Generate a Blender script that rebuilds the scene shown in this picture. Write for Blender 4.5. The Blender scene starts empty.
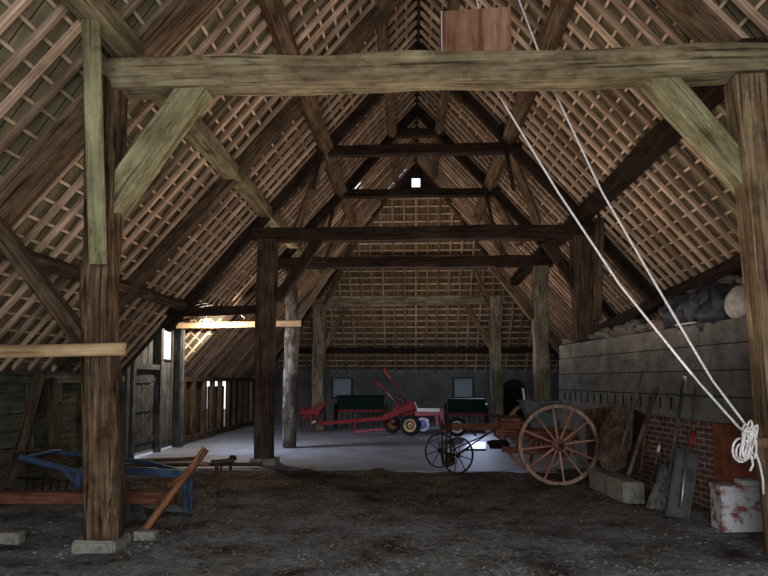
import bpy, bmesh, math, random
from mathutils import Vector, Matrix, noise
random.seed(7)
R = math.radians
C = bpy.context.scene.collection
V = Vector

# ------------------------------------------------------------------ camera
F = 620.0
YAW = math.atan(28/F); PIT = R(4.0)
CAMLOC = V((0, 0, 1.7))
cd = bpy.data.cameras.new('camera'); cam = bpy.data.objects.new('camera', cd); C.objects.link(cam)
cam.location = CAMLOC
cam.rotation_euler = (R(90)+PIT, 0, YAW)
cd.sensor_width = 36; cd.lens = F*36/768
SHY = 92 - F*math.tan(PIT)
cd.shift_y = SHY/768
cd.clip_start = 0.05; cd.clip_end = 200
bpy.context.scene.camera = cam
CM = cam.rotation_euler.to_matrix()

def at(px, py, Y):
    """world point at depth plane Y along the sight line of a measured photo position"""
    d = CM @ V(((px-384)/F, -(py-288-SHY)/F, -1))
    # shift: horizon sits SHY pixels lower than the pitch alone gives
    t = Y/d.y
    return CAMLOC + d*t
def atz(px, py, z=0.0):
    d = CM @ V(((px-384)/F, -(py-288-SHY)/F, -1))
    return CAMLOC + d*((z-CAMLOC.z)/d.z)

# ------------------------------------------------------------------ materials
def mat_base(name, rough=0.85, spec=0.2, metal=0.0):
    m = bpy.data.materials.new(name); m.use_nodes = True
    nt = m.node_tree; b = nt.nodes['Principled BSDF']
    b.inputs['Roughness'].default_value = rough
    b.inputs['Specular IOR Level'].default_value = spec
    b.inputs['Metallic'].default_value = metal
    return m, nt, b
def N(nt, t, **kw):
    n = nt.nodes.new(t)
    for k, v in kw.items(): setattr(n, k, v)
    return n
def ramp(nt, fac, stops):
    r = N(nt, 'ShaderNodeValToRGB'); e = r.color_ramp.elements
    while len(e) < len(stops): e.new(0.5)
    for i, (p, c) in enumerate(stops): e[i].position = p; e[i].color = (*c, 1)
    nt.links.new(fac, r.inputs[0]); return r
def mapped(nt, scale, space='Object'):
    tc = N(nt, 'ShaderNodeTexCoord'); mp = N(nt, 'ShaderNodeMapping')
    mp.inputs['Scale'].default_value = scale
    nt.links.new(tc.outputs[space], mp.inputs[0]); return mp
def offset_random(nt, mp):
    oi = N(nt, 'ShaderNodeObjectInfo')
    mu = N(nt, 'ShaderNodeMath', operation='MULTIPLY'); mu.inputs[1].default_value = 37.0
    nt.links.new(oi.outputs['Random'], mu.inputs[0])
    cb = N(nt, 'ShaderNodeCombineXYZ')
    for i in range(3): nt.links.new(mu.outputs[0], cb.inputs[i])
    nt.links.new(cb.outputs[0], mp.inputs['Location']); return oi
def noisef(nt, vec, scale, detail=5, rough=0.6):
    n = N(nt, 'ShaderNodeTexNoise'); n.inputs['Scale'].default_value = scale
    n.inputs['Detail'].default_value = detail; n.inputs['Roughness'].default_value = rough
    nt.links.new(vec, n.inputs['Vector']); return n
def bump(nt, b, h, strength=0.5, dist=0.02):
    bp = N(nt, 'ShaderNodeBump'); bp.inputs['Strength'].default_value = strength
    bp.inputs['Distance'].default_value = dist
    nt.links.new(h, bp.inputs['Height']); nt.links.new(bp.outputs[0], b.inputs['Normal'])

def wood(name, dark, mid, light, grain=1.0, var=0.25, rough=0.85, spec=0.15, bs=0.5, patch=None, crack=.8):
    m, nt, b = mat_base(name, rough, spec)
    mp = mapped(nt, (14*grain, 14*grain, 0.9*grain)); oi = offset_random(nt, mp)
    n1 = noisef(nt, mp.outputs[0], 1.6, 8, 0.65)
    r = ramp(nt, n1.outputs['Fac'], [(0.3, dark), (0.52, mid), (0.75, light)])
    mp2 = mapped(nt, (2.2, 2.2, 1.1)); offset_random(nt, mp2)
    n2 = noisef(nt, mp2.outputs[0], 1.5, 3, 0.5)
    mx = N(nt, 'ShaderNodeMixRGB', blend_type='MULTIPLY'); mx.inputs[0].default_value = 0.8
    r2 = ramp(nt, n2.outputs['Fac'], [(0.3, (0.55, 0.5, 0.47)), (0.65, (1.15, 1.15, 1.15))])
    nt.links.new(r.outputs[0], mx.inputs[1]); nt.links.new(r2.outputs[0], mx.inputs[2])
    col = mx.outputs[0]
    if crack:
        mp3 = mapped(nt, (30*grain, 30*grain, .8*grain)); offset_random(nt, mp3)
        n4 = noisef(nt, mp3.outputs[0], 1.0, 4, 0.55)
        r4 = ramp(nt, n4.outputs['Fac'], [(0.36, (.22, .2, .2)), (0.44, (1, 1, 1))])
        mp5 = mapped(nt, (5, 5, 2.5)); offset_random(nt, mp5)
        n5 = noisef(nt, mp5.outputs[0], 1.6, 6, 0.7)
        r5 = ramp(nt, n5.outputs['Fac'], [(0.34, (.5, .42, .36)), (0.5, (1, 1, 1)), (0.68, (1.25, 1.25, 1.22))])
        m4 = N(nt, 'ShaderNodeMixRGB', blend_type='MULTIPLY'); m4.inputs[0].default_value = crack
        m5 = N(nt, 'ShaderNodeMixRGB', blend_type='MULTIPLY'); m5.inputs[0].default_value = crack
        nt.links.new(col, m4.inputs[1]); nt.links.new(r4.outputs[0], m4.inputs[2])
        nt.links.new(m4.outputs[0], m5.inputs[1]); nt.links.new(r5.outputs[0], m5.inputs[2]); col = m5.outputs[0]
    if patch:
        n3 = noisef(nt, mp2.outputs[0], 1.4, 6, 0.7)
        r3 = ramp(nt, n3.outputs['Fac'], [(0.5, (0, 0, 0)), (0.62, (1, 1, 1))])
        m3 = N(nt, 'ShaderNodeMixRGB'); m3.inputs[2].default_value = (*patch, 1)
        nt.links.new(r3.outputs[0], m3.inputs[0]); nt.links.new(col, m3.inputs[1]); col = m3.outputs[0]
    hsv = N(nt, 'ShaderNodeHueSaturation')
    mr = N(nt, 'ShaderNodeMapRange'); mr.inputs[3].default_value = 1-var; mr.inputs[4].default_value = 1+var
    nt.links.new(oi.outputs['Random'], mr.inputs[0]); nt.links.new(mr.outputs[0], hsv.inputs['Value'])
    nt.links.new(col, hsv.inputs['Color']); nt.links.new(hsv.outputs[0], b.inputs['Base Color'])
    bump(nt, b, n1.outputs['Fac'], bs, 0.02)
    return m
def wood_y(name, base):
    m = M[base].copy(); m.name = name
    for n in m.node_tree.nodes:
        if n.type == 'MAPPING':
            a = n.inputs['Scale'].default_value; n.inputs['Scale'].default_value = (a[0], a[2], a[1])
    return m
def plain(name, col, rough=0.6, metal=0.0, spec=0.3, var=0.35, scale=9, col2=None, thr=(0.45, 0.65)):
    m, nt, b = mat_base(name, rough, spec, metal)
    mp = mapped(nt, (1, 1, 1)); n1 = noisef(nt, mp.outputs[0], scale, 6, 0.65)
    c2 = col2 if col2 else tuple(c*(1-var) for c in col)
    r = ramp(nt, n1.outputs['Fac'], [(thr[0], col), (thr[1], c2)])
    nt.links.new(r.outputs[0], b.inputs['Base Color']); bump(nt, b, n1.outputs['Fac'], 0.25, 0.01)
    return m
def emit(name, col, s):
    m = bpy.data.materials.new(name); m.use_nodes = True; nt = m.node_tree; nt.nodes.clear()
    e = N(nt, 'ShaderNodeEmission'); e.inputs[0].default_value = (*col, 1); e.inputs[1].default_value = s
    o = N(nt, 'ShaderNodeOutputMaterial'); nt.links.new(e.outputs[0], o.inputs[0]); return m

M = {}
M['green_wood'] = wood('green_wood', (.17, .135, .085), (.28, .24, .16), (.39, .35, .25), 0.9, 0.06)
M['pale_green'] = wood('pale_green', (.2, .19, .11), (.33, .32, .2), (.44, .43, .29), 0.9, 0.06)
M['post_wood'] = wood('post_wood', (.05, .032, .02), (.16, .108, .072), (.34, .255, .185), 1.0, 0.05, bs=1.0, crack=1)
M['right_post'] = wood('right_post', (.12, .08, .05), (.27, .2, .13), (.42, .34, .24), 1.0, 0.05)
M['brown_wood'] = wood('brown_wood', (.07, .045, .03), (.16, .11, .072), (.25, .185, .12), 1, 0.2)
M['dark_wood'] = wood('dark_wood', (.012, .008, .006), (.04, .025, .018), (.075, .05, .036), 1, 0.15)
M['mid_wood'] = wood('mid_wood', (.05, .035, .025), (.12, .085, .06), (.2, .15, .11), 1, 0.15)
M['rafter_wood'] = wood('rafter_wood', (.25, .175, .13), (.44, .325, .25), (.62, .48, .38), 1, 0.42, bs=0.2, crack=.35)
M['batten_wood'] = wood('batten_wood', (.4, .31, .23), (.6, .48, .36), (.75, .63, .5), 1, 0.2, bs=0.1, crack=0)
M['pale_wood'] = wood('pale_wood', (.32, .22, .13), (.48, .35, .22), (.6, .47, .32), 0.8, 0.08, bs=0.15, crack=.3)
M['green_board'] = wood('green_board', (.07, .068, .05), (.16, .16, .12), (.26, .265, .2), 1, 0.1)
M['green_board_y'] = wood_y('green_board_y', 'green_board')
M['olive_wood'] = wood('olive_wood', (.07, .06, .045), (.18, .16, .125), (.29, .265, .215), 1, .1)
M['post_dark'] = wood('post_dark', (.03, .02, .015), (.085, .06, .044), (.15, .11, .085), 1, .05)
M['red_wood'] = wood('red_wood', (.09, .04, .03), (.19, .085, .06), (.28, .14, .1), 1, 0.1)
M['rust_wood'] = wood('rust_wood', (.13, .06, .035), (.3, .15, .085), (.4, .23, .15), 1, 0.05)
M['grey_wood'] = wood('grey_wood', (.04, .04, .04), (.105, .108, .11), (.2, .205, .21), 1.2, 0.2)
M['white_post'] = wood('white_post', (.05, .04, .032), (.12, .1, .085), (.2, .18, .16), 1, 0.05, patch=(.27, .26, .25))
M['ply'] = wood('ply', (.2, .1, .07), (.33, .19, .13), (.44, .28, .2), 0.6, 0.02, bs=0.1, crack=.5)
M['iron'] = plain('iron', (.04, .032, .03), 0.55, 0.6, col2=(.07, .035, .022))
M['rust_iron'] = plain('rust_iron', (.09, .045, .03), 0.75, 0.3, col2=(.16, .075, .045))
M['steel'] = plain('steel', (.4, .4, .42), 0.4, 0.8)
M['red_paint'] = plain('red_paint', (.25, .022, .03), 0.6, 0.0, spec=0.3, col2=(.13, .02, .022))
M['pink_paint'] = plain('pink_paint', (.42, .1, .15), 0.45, spec=0.5, col2=(.3, .05, .08))
M['blue_paint'] = plain('blue_paint', (.06, .11, .22), 0.65, spec=0.25, col2=(.04, .055, .09))
M['green_paint'] = plain('green_paint', (.012, .035, .03), 0.85, spec=0.1, col2=(.008, .018, .016))
M['cream_paint'] = plain('cream_paint', (.62, .54, .36), 0.5, col2=(.45, .36, .2))
M['white_paint_glint'] = plain('white_paint_glint', (.75, .78, .85), 0.4, col2=(.6, .62, .7))
M['disc_blue'] = plain('disc_blue', (.28, .34, .75), 0.35, spec=0.5, col2=(.16, .2, .5))
M['rubber'] = plain('rubber', (.018, .018, .022), 0.7)
M['wheel_wood'] = wood('wheel_wood', (.2, .13, .1), (.34, .24, .19), (.46, .34, .28), 1, 0.1, bs=0.2, crack=.4)
M['spoke_wood'] = wood('spoke_wood', (.22, .1, .08), (.38, .2, .165), (.5, .31, .26), 1, 0.1, bs=0.2, crack=.4)
M['rope'] = plain('rope', (.88, .85, .88), 0.8, scale=60, col2=(.5, .48, .5))
M['stone'] = plain('stone', (.3, .29, .27), 0.9, scale=14, col2=(.16, .155, .14))
M['blue_stone'] = plain('blue_stone', (.2, .25, .29), 0.9, scale=14, col2=(.12, .14, .16))
M['tarp'] = plain('tarp', (.05, .055, .075), 0.5, spec=0.4, scale=5, col2=(.02, .02, .028))
M['sack'] = plain('sack', (.16, .15, .145), 0.9, scale=16, col2=(.08, .075, .07))
M['white_sack'] = plain('white_sack', (.5, .49, .48), 0.8, scale=12, col2=(.34, .33, .32))
M['pink_sack'] = plain('pink_sack', (.2, .13, .12), .9, col2=(.1, .07, .065))
M['black'] = plain('black', (.004, .004, .005), 0.9)
M['bulb'] = emit('bulb', (1, .93, .8), 30)
M['grey_panel'] = plain('grey_panel', (.42, .52, .58), 0.6, scale=14, col2=(.3, .38, .43))

def sheet_mat():      # undersides of the clay pantiles
    m, nt, b = mat_base('tile_backs', 0.9, 0.15)
    tc = N(nt, 'ShaderNodeTexCoord')
    br = N(nt, 'ShaderNodeTexBrick'); br.offset = 0.0
    br.inputs['Scale'].default_value = 1.0
    br.inputs['Brick Width'].default_value = 0.21; br.inputs['Row Height'].default_value = 0.28
    br.inputs['Mortar Size'].default_value = 0.012; br.inputs['Mortar Smooth'].default_value = 0.4
    br.inputs['Color1'].default_value = (.22, .15, .1, 1); br.inputs['Color2'].default_value = (.13, .09, .06, 1)
    br.inputs['Mortar'].default_value = (.03, .02, .015, 1)
    nt.links.new(tc.outputs['UV'], br.inputs['Vector'])
    n = noisef(nt, tc.outputs['UV'], 3.0, 6, 0.7)
    r = ramp(nt, n.outputs['Fac'], [(0.35, (.6, .6, .55)), (0.65, (1.2, 1.15, 1.0))])
    mx = N(nt, 'ShaderNodeMixRGB', blend_type='MULTIPLY'); mx.inputs[0].default_value = 1
    nt.links.new(br.outputs[0], mx.inputs[1]); nt.links.new(r.outputs[0], mx.inputs[2])
    # grey-green lightening towards the near end: camera-side light put into the colour
    sp = N(nt, 'ShaderNodeSeparateXYZ'); nt.links.new(tc.outputs['UV'], sp.inputs[0])
    mr = N(nt, 'ShaderNodeMapRange'); mr.inputs[1].default_value = 4; mr.inputs[2].default_value = 13
    mr.inputs[3].default_value = 0.75; mr.inputs[4].default_value = 0.05
    nt.links.new(sp.outputs[0], mr.inputs[0])
    m2 = N(nt, 'ShaderNodeMixRGB', blend_type='MIX'); nt.links.new(mr.outputs[0], m2.inputs[0])
    g = ramp(nt, n.outputs['Fac'], [(0.3, (.24, .225, .15)), (0.7, (.46, .44, .3))])
    m3 = N(nt, 'ShaderNodeMixRGB', blend_type='MULTIPLY'); m3.inputs[0].default_value = 0.6
    nt.links.new(g.outputs[0], m3.inputs[1]); nt.links.new(br.outputs['Fac'], m3.inputs[0]); m3.inputs[2].default_value = (.2, .2, .2, 1)
    nt.links.new(mx.outputs[0], m2.inputs[1]); nt.links.new(m3.outputs[0], m2.inputs[2])
    nt.links.new(m2.outputs[0], b.inputs['Base Color'])
    return m
M['tiles'] = sheet_mat()

def brick_mat(name, c1, c2, mortar, axis='XZ', bw=0.225, rh=0.078, ms=0.012, paint=None):
    m, nt, b = mat_base(name, 0.9, 0.15)
    tc = N(nt, 'ShaderNodeTexCoord'); sp = N(nt, 'ShaderNodeSeparateXYZ'); cb = N(nt, 'ShaderNodeCombineXYZ')
    nt.links.new(tc.outputs['Object'], sp.inputs[0])
    ad = N(nt, 'ShaderNodeMath', operation='ADD')
    nt.links.new(sp.outputs[0], ad.inputs[0]); nt.links.new(sp.outputs[1], ad.inputs[1])
    nt.links.new(ad.outputs[0], cb.inputs[0]); nt.links.new(sp.outputs[2], cb.inputs[1])
    br = N(nt, 'ShaderNodeTexBrick'); br.inputs['Scale'].default_value = 1
    br.inputs['Brick Width'].default_value = bw; br.inputs['Row Height'].default_value = rh
    br.inputs['Mortar Size'].default_value = ms; br.inputs['Mortar Smooth'].default_value = 0.3
    br.inputs['Color1'].default_value = (*c1, 1); br.inputs['Color2'].default_value = (*c2, 1); br.inputs['Mortar'].default_value = (*mortar, 1)
    nt.links.new(cb.outputs[0], br.inputs['Vector'])
    n = noisef(nt, tc.outputs['Object'], 6, 5, 0.6)
    r = ramp(nt, n.outputs['Fac'], [(0.35, (.6, .6, .6)), (0.65, (1.15, 1.15, 1.15))])
    mx = N(nt, 'ShaderNodeMixRGB', blend_type='MULTIPLY'); mx.inputs[0].default_value = 0.8
    nt.links.new(br.outputs[0], mx.inputs[1]); nt.links.new(r.outputs[0], mx.inputs[2]); col = mx.outputs[0]
    if paint:
        n3 = noisef(nt, tc.outputs['Object'], 5, 6, 0.6)
        r3 = ramp(nt, n3.outputs['Fac'], [(0.4, (0, 0, 0)), (0.48, (1, 1, 1))])
        m3 = N(nt, 'ShaderNodeMixRGB'); m3.inputs[2].default_value = (*paint, 1)
        nt.links.new(r3.outputs[0], m3.inputs[0]); nt.links.new(col, m3.inputs[1]); col = m3.outputs[0]
    nt.links.new(col, b.inputs['Base Color'])
    bump(nt, b, br.outputs['Fac'], -0.6, 0.01)
    return m
M['brick'] = brick_mat('brick', (.13, .07, .06), (.19, .1, .085), (.34, .3, .28))
M['brick_red'] = brick_mat('brick_red', (.34, .1, .055), (.24, .075, .04), (.2, .12, .09))
M['brick_painted'] = brick_mat('brick_painted', (.36, .12, .1), (.28, .1, .08), (.35, .3, .3), paint=(.5, .52, .58))

def earth_mat():
    m, nt, b = mat_base('earth', 0.95, 0.08)
    tc = N(nt, 'ShaderNodeTexCoord')
    n = noisef(nt, tc.outputs['Object'], 1.3, 8, 0.65); n2 = noisef(nt, tc.outputs['Object'], 14, 6, 0.75)
    r = ramp(nt, n.outputs['Fac'], [(0.36, (.06, .045, .036)), (0.5, (.12, .10, .085)), (0.66, (.21, .19, .175))])
    r2 = ramp(nt, n2.outputs['Fac'], [(0.36, (.4, .38, .36)), (0.62, (1.35, 1.35, 1.35))])
    mx = N(nt, 'ShaderNodeMixRGB', blend_type='MULTIPLY'); mx.inputs[0].default_value = 1
    nt.links.new(r.outputs[0], mx.inputs[1]); nt.links.new(r2.outputs[0], mx.inputs[2])
    # paler bluish earth at the near end: cool light put into the colour
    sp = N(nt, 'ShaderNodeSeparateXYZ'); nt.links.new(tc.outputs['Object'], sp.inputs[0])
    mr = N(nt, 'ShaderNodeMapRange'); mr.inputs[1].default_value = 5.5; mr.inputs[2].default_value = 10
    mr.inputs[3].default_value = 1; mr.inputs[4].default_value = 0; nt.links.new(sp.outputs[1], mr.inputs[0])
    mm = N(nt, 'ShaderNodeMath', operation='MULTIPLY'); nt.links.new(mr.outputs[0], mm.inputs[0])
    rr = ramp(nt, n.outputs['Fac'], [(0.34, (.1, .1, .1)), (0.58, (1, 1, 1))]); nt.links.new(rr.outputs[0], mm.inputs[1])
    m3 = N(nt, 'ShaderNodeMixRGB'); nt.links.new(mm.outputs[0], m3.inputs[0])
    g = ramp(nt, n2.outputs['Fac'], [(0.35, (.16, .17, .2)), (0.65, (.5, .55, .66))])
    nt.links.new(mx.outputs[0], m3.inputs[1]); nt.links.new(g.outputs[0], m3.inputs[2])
    nt.links.new(m3.outputs[0], b.inputs['Base Color']); bump(nt, b, n2.outputs['Fac'], 0.9, 0.04)
    return m
M['earth'] = earth_mat()
def concrete_mat(name, a, c, rough=0.55, spec=0.4, scale=1.2):
    m, nt, b = mat_base(name, rough, spec)
    tc = N(nt, 'ShaderNodeTexCoord')
    n = noisef(nt, tc.outputs['Object'], scale, 8, 0.7); n2 = noisef(nt, tc.outputs['Object'], 25, 4, 0.7)
    r = ramp(nt, n.outputs['Fac'], [(0.35, a), (0.65, c)])
    r2 = ramp(nt, n2.outputs['Fac'], [(0.35, (.8, .8, .8)), (0.62, (1.1, 1.1, 1.1))])
    mx = N(nt, 'ShaderNodeMixRGB', blend_type='MULTIPLY'); mx.inputs[0].default_value = 1
    nt.links.new(r.outputs[0], mx.inputs[1]); nt.links.new(r2.outputs[0], mx.inputs[2])
    nt.links.new(mx.outputs[0], b.inputs['Base Color']); bump(nt, b, n.outputs['Fac'], 0.3, 0.02)
    return m
M['slab'] = concrete_mat('slab', (.2, .225, .285), (.33, .365, .45))
M['concrete'] = concrete_mat('concrete', (.1, .098, .096), (.24, .235, .23), 0.9, 0.15, 2.2)
M['render'] = concrete_mat('render', (.13, .14, .14), (.23, .24, .235), 0.9, 0.1, 1.5)

# ------------------------------------------------------------------ mesh helpers
def link(name, bm, mat, parent=None, mw=None, smooth=False):
    me = bpy.data.meshes.new(name); bmesh.ops.recalc_face_normals(bm, faces=bm.faces)
    bm.to_mesh(me); bm.free()
    if smooth:
        for p in me.polygons: p.use_smooth = True
    me.materials.append(mat)
    o = bpy.data.objects.new(name, me); C.objects.link(o)
    mw = mw if mw is not None else Matrix.Identity(4)
    if parent is not None:
        o.parent = parent; o.matrix_basis = world_of(parent).inverted() @ mw
    else: o.matrix_basis = mw
    return o
def world_of(o):
    m = o.matrix_basis.copy()
    while o.parent: o = o.parent; m = o.matrix_basis @ m
    return m
def tag(o, label, cat, group=None):
    o['label'] = label; o['category'] = cat
    if group: o['group'] = group
    return o
def thing(name, label, cat, loc, rz=0, group=None):
    o = bpy.data.objects.new(name, None); C.objects.link(o); o.empty_display_size = 0.1
    o.matrix_basis = Matrix.Translation(V(loc)) @ Matrix.Rotation(rz, 4, 'Z')
    return tag(o, label, cat, group)
def structure(o): o['kind'] = 'structure'; return o

def add_box(bm, c, s, rot=None):
    """c centre, s full sizes"""
    m = Matrix.Translation(V(c))
    if rot is not None: m = m @ rot.to_4x4()
    m = m @ Matrix.Diagonal((*s, 1))
    return bmesh.ops.create_cube(bm, size=1, matrix=m)['verts']
def frame_mat(p0, p1, up=V((0, 0, 1))):
    z = (V(p1)-V(p0)).normalized()
    if abs(z.dot(up)) > 0.98: up = V((0, 1, 0))
    x = up.cross(z).normalized(); y = z.cross(x)
    m = Matrix((x, y, z)).transposed().to_4x4(); m.translation = V(p0); return m
def bar_bm(L, w, h, wob=0.0, seg=0.35, rnd=0.012, seed=0, taper=1.0, n=None):
    """timber of length L along local z; w across x, h along y (up)"""
    bm = bmesh.new(); k = max(1, int(L/seg)) if wob else 1
    if n:      # rounded trunk-like section
        prof = []
        for i in range(n):
            a = 2*math.pi*i/n; ca, sa = math.cos(a), math.sin(a)
            e = 0.55
            prof.append((math.copysign(abs(ca)**e, ca)*w/2, math.copysign(abs(sa)**e, sa)*h/2))
    else:
        r = min(rnd, w*.25, h*.25); x, y = w/2, h/2
        prof = [(x, -y+r), (x, y-r), (x-r, y), (-x+r, y), (-x, y-r), (-x, -y+r), (-x+r, -y), (x-r, -y)]
    rings = []
    for j in range(k+1):
        t = j/k; s = 1+(taper-1)*t
        ox = wob*noise.noise(V((seed*3.1, t*L*0.55, 1.7))); oy = wob*noise.noise(V((t*L*0.55, seed*2.3, 9.1)))
        ring = []
        for i, (a, b_) in enumerate(prof):
            q = 1 + (wob*1.2*noise.noise(V((a*9+seed, b_*9, t*L*1.3))) / max(w, h) if wob else 0)
            ring.append(bm.verts.new((a*s*q+ox, b_*s*q+oy, t*L)))
        rings.append(ring)
    m = len(prof)
    for j in range(k):
        for i in range(m): bm.faces.new((rings[j][i], rings[j][(i+1) % m], rings[j+1][(i+1) % m], rings[j+1][i]))
    bm.faces.new(rings[0][::-1]); bm.faces.new(rings[-1])
    return bm
SEED = [0]
def bar(name, p0, p1, w, h, mat, parent=None, wob=0.0, up=V((0, 0, 1)), taper=1.0, n=None, label=None, cat=None, group=None, smooth=False, seg=0.35):
    SEED[0] += 1
    p0, p1 = V(p0), V(p1)
    bm = bar_bm((p1-p0).length, w, h, wob, seed=SEED[0], taper=taper, n=n, seg=seg)
    o = link(name, bm, M[mat], parent, frame_mat(p0, p1, up), smooth)
    if label: tag(o, label, cat or 'beam', group)
    return o
def add_tube(bm, pts, r, n=8, cap=True, radii=None):
    pts = [V(p) for p in pts]; rings = []; prevx = None
    for i, p in enumerate(pts):
        a = pts[max(0, i-1)]; b_ = pts[min(len(pts)-1, i+1)]
        t = (b_-a).normalized()
        if prevx is None:
            u = V((0, 0, 1)) if abs(t.z) < 0.9 else V((1, 0, 0)); x = u.cross(t).normalized()
        else: x = (prevx - t*prevx.dot(t)).normalized()
        prevx = x; y = t.cross(x); rr = radii[i] if radii else r
        rings.append([bm.verts.new(p + (x*math.cos(2*math.pi*k/n)+y*math.sin(2*math.pi*k/n))*rr) for k in range(n)])
    for i in range(len(rings)-1):
        for k in range(n): bm.faces.new((rings[i][k], rings[i][(k+1) % n], rings[i+1][(k+1) % n], rings[i+1][k]))
    if cap: bm.faces.new(rings[0][::-1]); bm.faces.new(rings[-1])
def tube(name, pts, r, mat, parent=None, n=8, label=None, cat=None, group=None, radii=None, smooth=True):
    bm = bmesh.new(); add_tube(bm, pts, r, n, radii=radii)
    o = link(name, bm, M[mat], parent, None, smooth)
    if label: tag(o, label, cat, group)
    return o
def add_ring(bm, R0, R1, w, seg=40, M4=None):
    """rim around local y axis, inner R0, outer R1, width w"""
    M4 = M4 or Matrix.Identity(4); rs = []
    for i in range(seg):
        a = 2*math.pi*i/seg; c, s = math.cos(a), math.sin(a)
        rs.append([bm.verts.new(M4 @ V((c*r, y, s*r))) for r, y in ((R0, -w/2), (R1, -w/2), (R1, w/2), (R0, w/2))])
    for i in range(seg):
        a, b_ = rs[i], rs[(i+1) % seg]
        for k in range(4): bm.faces.new((a[k], a[(k+1) % 4], b_[(k+1) % 4], b_[k]))
def add_lathe(bm, prof, seg=24, M4=None):
    """profile (r, y) spun about local y"""
    M4 = M4 or Matrix.Identity(4); rs = []
    for i in range(seg):
        a = 2*math.pi*i/seg; c, s = math.cos(a), math.sin(a)
        rs.append([bm.verts.new(M4 @ V((c*r, y, s*r))) for r, y in prof])
    for i in range(seg):
        a, b_ = rs[i], rs[(i+1) % seg]
        for k in range(len(prof)-1): bm.faces.new((a[k], a[k+1], b_[k+1], b_[k]))
    bmesh.ops.remove_doubles(bm, verts=bm.verts, dist=1e-5)
def add_prism(bm, pts, off):
    """planar polygon extruded by off"""
    off = V(off); a = [bm.verts.new(V(p)) for p in pts]; b_ = [bm.verts.new(V(p)+off) for p in pts]
    bm.faces.new(a); bm.faces.new(b_[::-1]); n = len(pts)
    for i in range(n): bm.faces.new((a[i], b_[i], b_[(i+1) % n], a[(i+1) % n]))
def lump(bm, c, s, seed, sub=3, amp=0.25, rot=0):
    vs = bmesh.ops.create_icosphere(bm, subdivisions=sub, radius=1)['verts']; rm = Matrix.Rotation(rot, 3, 'Z')
    for v in vs:
        q = 1+amp*noise.noise(v.co*1.7+V((seed*5.3, 0, 0)))+amp*.4*noise.noise(v.co*4.5+V((0, seed*3.7, 0)))
        p = v.co*q; v.co = rm @ V((p.x*s[0], p.y*s[1], p.z*s[2])) + V(c)

# ------------------------------------------------------------------ roof numbers
RX, RZ, SL = 0.15, 8.83, 1.12            # ridge line and slope (rafter undersides)
XL, XR = -6.1, 6.35
YN, YF = -3.0, 25.2                       # near and far ends of the barn
HIPZ0 = 1.95
def zr(x): return RZ - SL*abs(x-RX)       # underside of the rafters
def hip_y(z): return YF-(z-HIPZ0)/SL      # hip plane at the far end
LN = math.sqrt(1+SL*SL); RAFD = 0.065
ELX, ERX = XL-0.1, XR+0.1
GZ = 7.85                                 # foot of the gablet
# unit vectors
def slope_side(side):
    sx = -1 if side == 'left' else 1
    down = V((sx, 0, -SL)).normalized(); nrm = V((sx*SL, 0, 1)).normalized()   # outward normal
    return sx, down, nrm
PY0, PY1 = 12.75, 15.75                   # raised bay over the side door
def roof_slope(side, label):
    sx, down, nrm = slope_side(side)
    root = bpy.data.objects.new('ceiling', None); C.objects.link(root); root.matrix_basis = Matrix.Translation((RX, 0, 0)); structure(root); root['label'] = label
    ex = ELX if side == 'left' else ERX
    smax = abs(ex-RX)*LN                  # slope length
    def P(y, s, h): return V((RX, y, RZ)) + down*s + nrm*h
    # tile sheet
    bm = bmesh.new(); uv = bm.loops.layers.uv.new('UVMap')
    def quad(pts, uvs):
        f = bm.faces.new([bm.verts.new(p) for p in pts])
        for l, u in zip(f.loops, uvs): l[uv].uv = u
    H = RAFD+0.035
    def yend(s): z = RZ-s*SL/LN; return min(hip_y(z)+0.1, YF+.3) if z < GZ else hip_y(GZ)+0.05
    rows = [i*0.28 for i in range(int(smax/0.28)+1)]+[smax]
    sp_cut = (abs(-4.72-RX))*LN
    for a, b_ in zip(rows[:-1], rows[1:]):
        segs = [(YN, None)]
        if side == 'left' and a >= sp_cut-0.2: segs = [(YN, PY0), (PY1, None)]
        if side == 'left' and abs(a-2.24) < .01: segs = [(YN, 16.92), (17.24, None)]     # slipped tile letting daylight in
        for y0, y1 in segs:
            ya = y1 if y1 else yend(a); yb = y1 if y1 else yend(b_)
            # each course overlaps the one below a little
            quad([P(y0, a, H+0.03), P(ya, a, H+0.03), P(yb, b_, H), P(y0, b_, H)], [(y0, a), (ya, a), (yb, b_), (y0, b_)])
            if a > 0: quad([P(y0, a, H+0.03), P(ya, a, H+0.03), P(ya, a, H), P(y0, a, H)], [(y0, a), (ya, a), (ya, a+.01), (y0, a+.01)])
    link('tile_sheet', bm, M['tiles'], root)
    # battens
    for i, s in enumerate(rows[1:-1]):
        segs = [(3.2, yend(s)-0.05)]
        if side == 'left' and s >= sp_cut-0.2: segs = [(3.2, PY0), (PY1, yend(s)-.05)]
        bm = bmesh.new()
        for y0, y1 in segs:
            L = y1-y0
            add_box(bm, (0, 0, y0+L/2-3.2), (0.036, 0.026, L))
        m = Matrix((down, nrm, V((0, 1, 0)))).transposed()
        mm = m.to_4x4(); mm.translation = P(3.2, s, RAFD+0.013)
        link('batten', bm, M['batten_wood'], root, mm)
    # rafters
    y = 3.35
    while y < YF-0.3:
        zt = HIPZ0+(YF-y)*SL
        s0 = 0.02 if zt > GZ or y < hip_y(GZ) else (RZ-zt)*LN/SL+0.05
        s1 = smax-0.02
        if side == 'left' and PY0 < y < PY1: s1 = sp_cut
        jy = random.uniform(-.025, .025); wd = random.uniform(.068, .084)
        ang = random.uniform(-.012, .012)
        if s1-s0 > 0.4:
            p0 = P(y+jy, s0, RAFD/2); p1 = P(y+jy+ang*(s1-s0)*.3, s1, RAFD/2)
            bar('rafter', p0, p1, wd, RAFD, 'rafter_wood', root, wob=0.012, up=nrm, seg=0.8)
        y += 0.33
    return root
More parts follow.
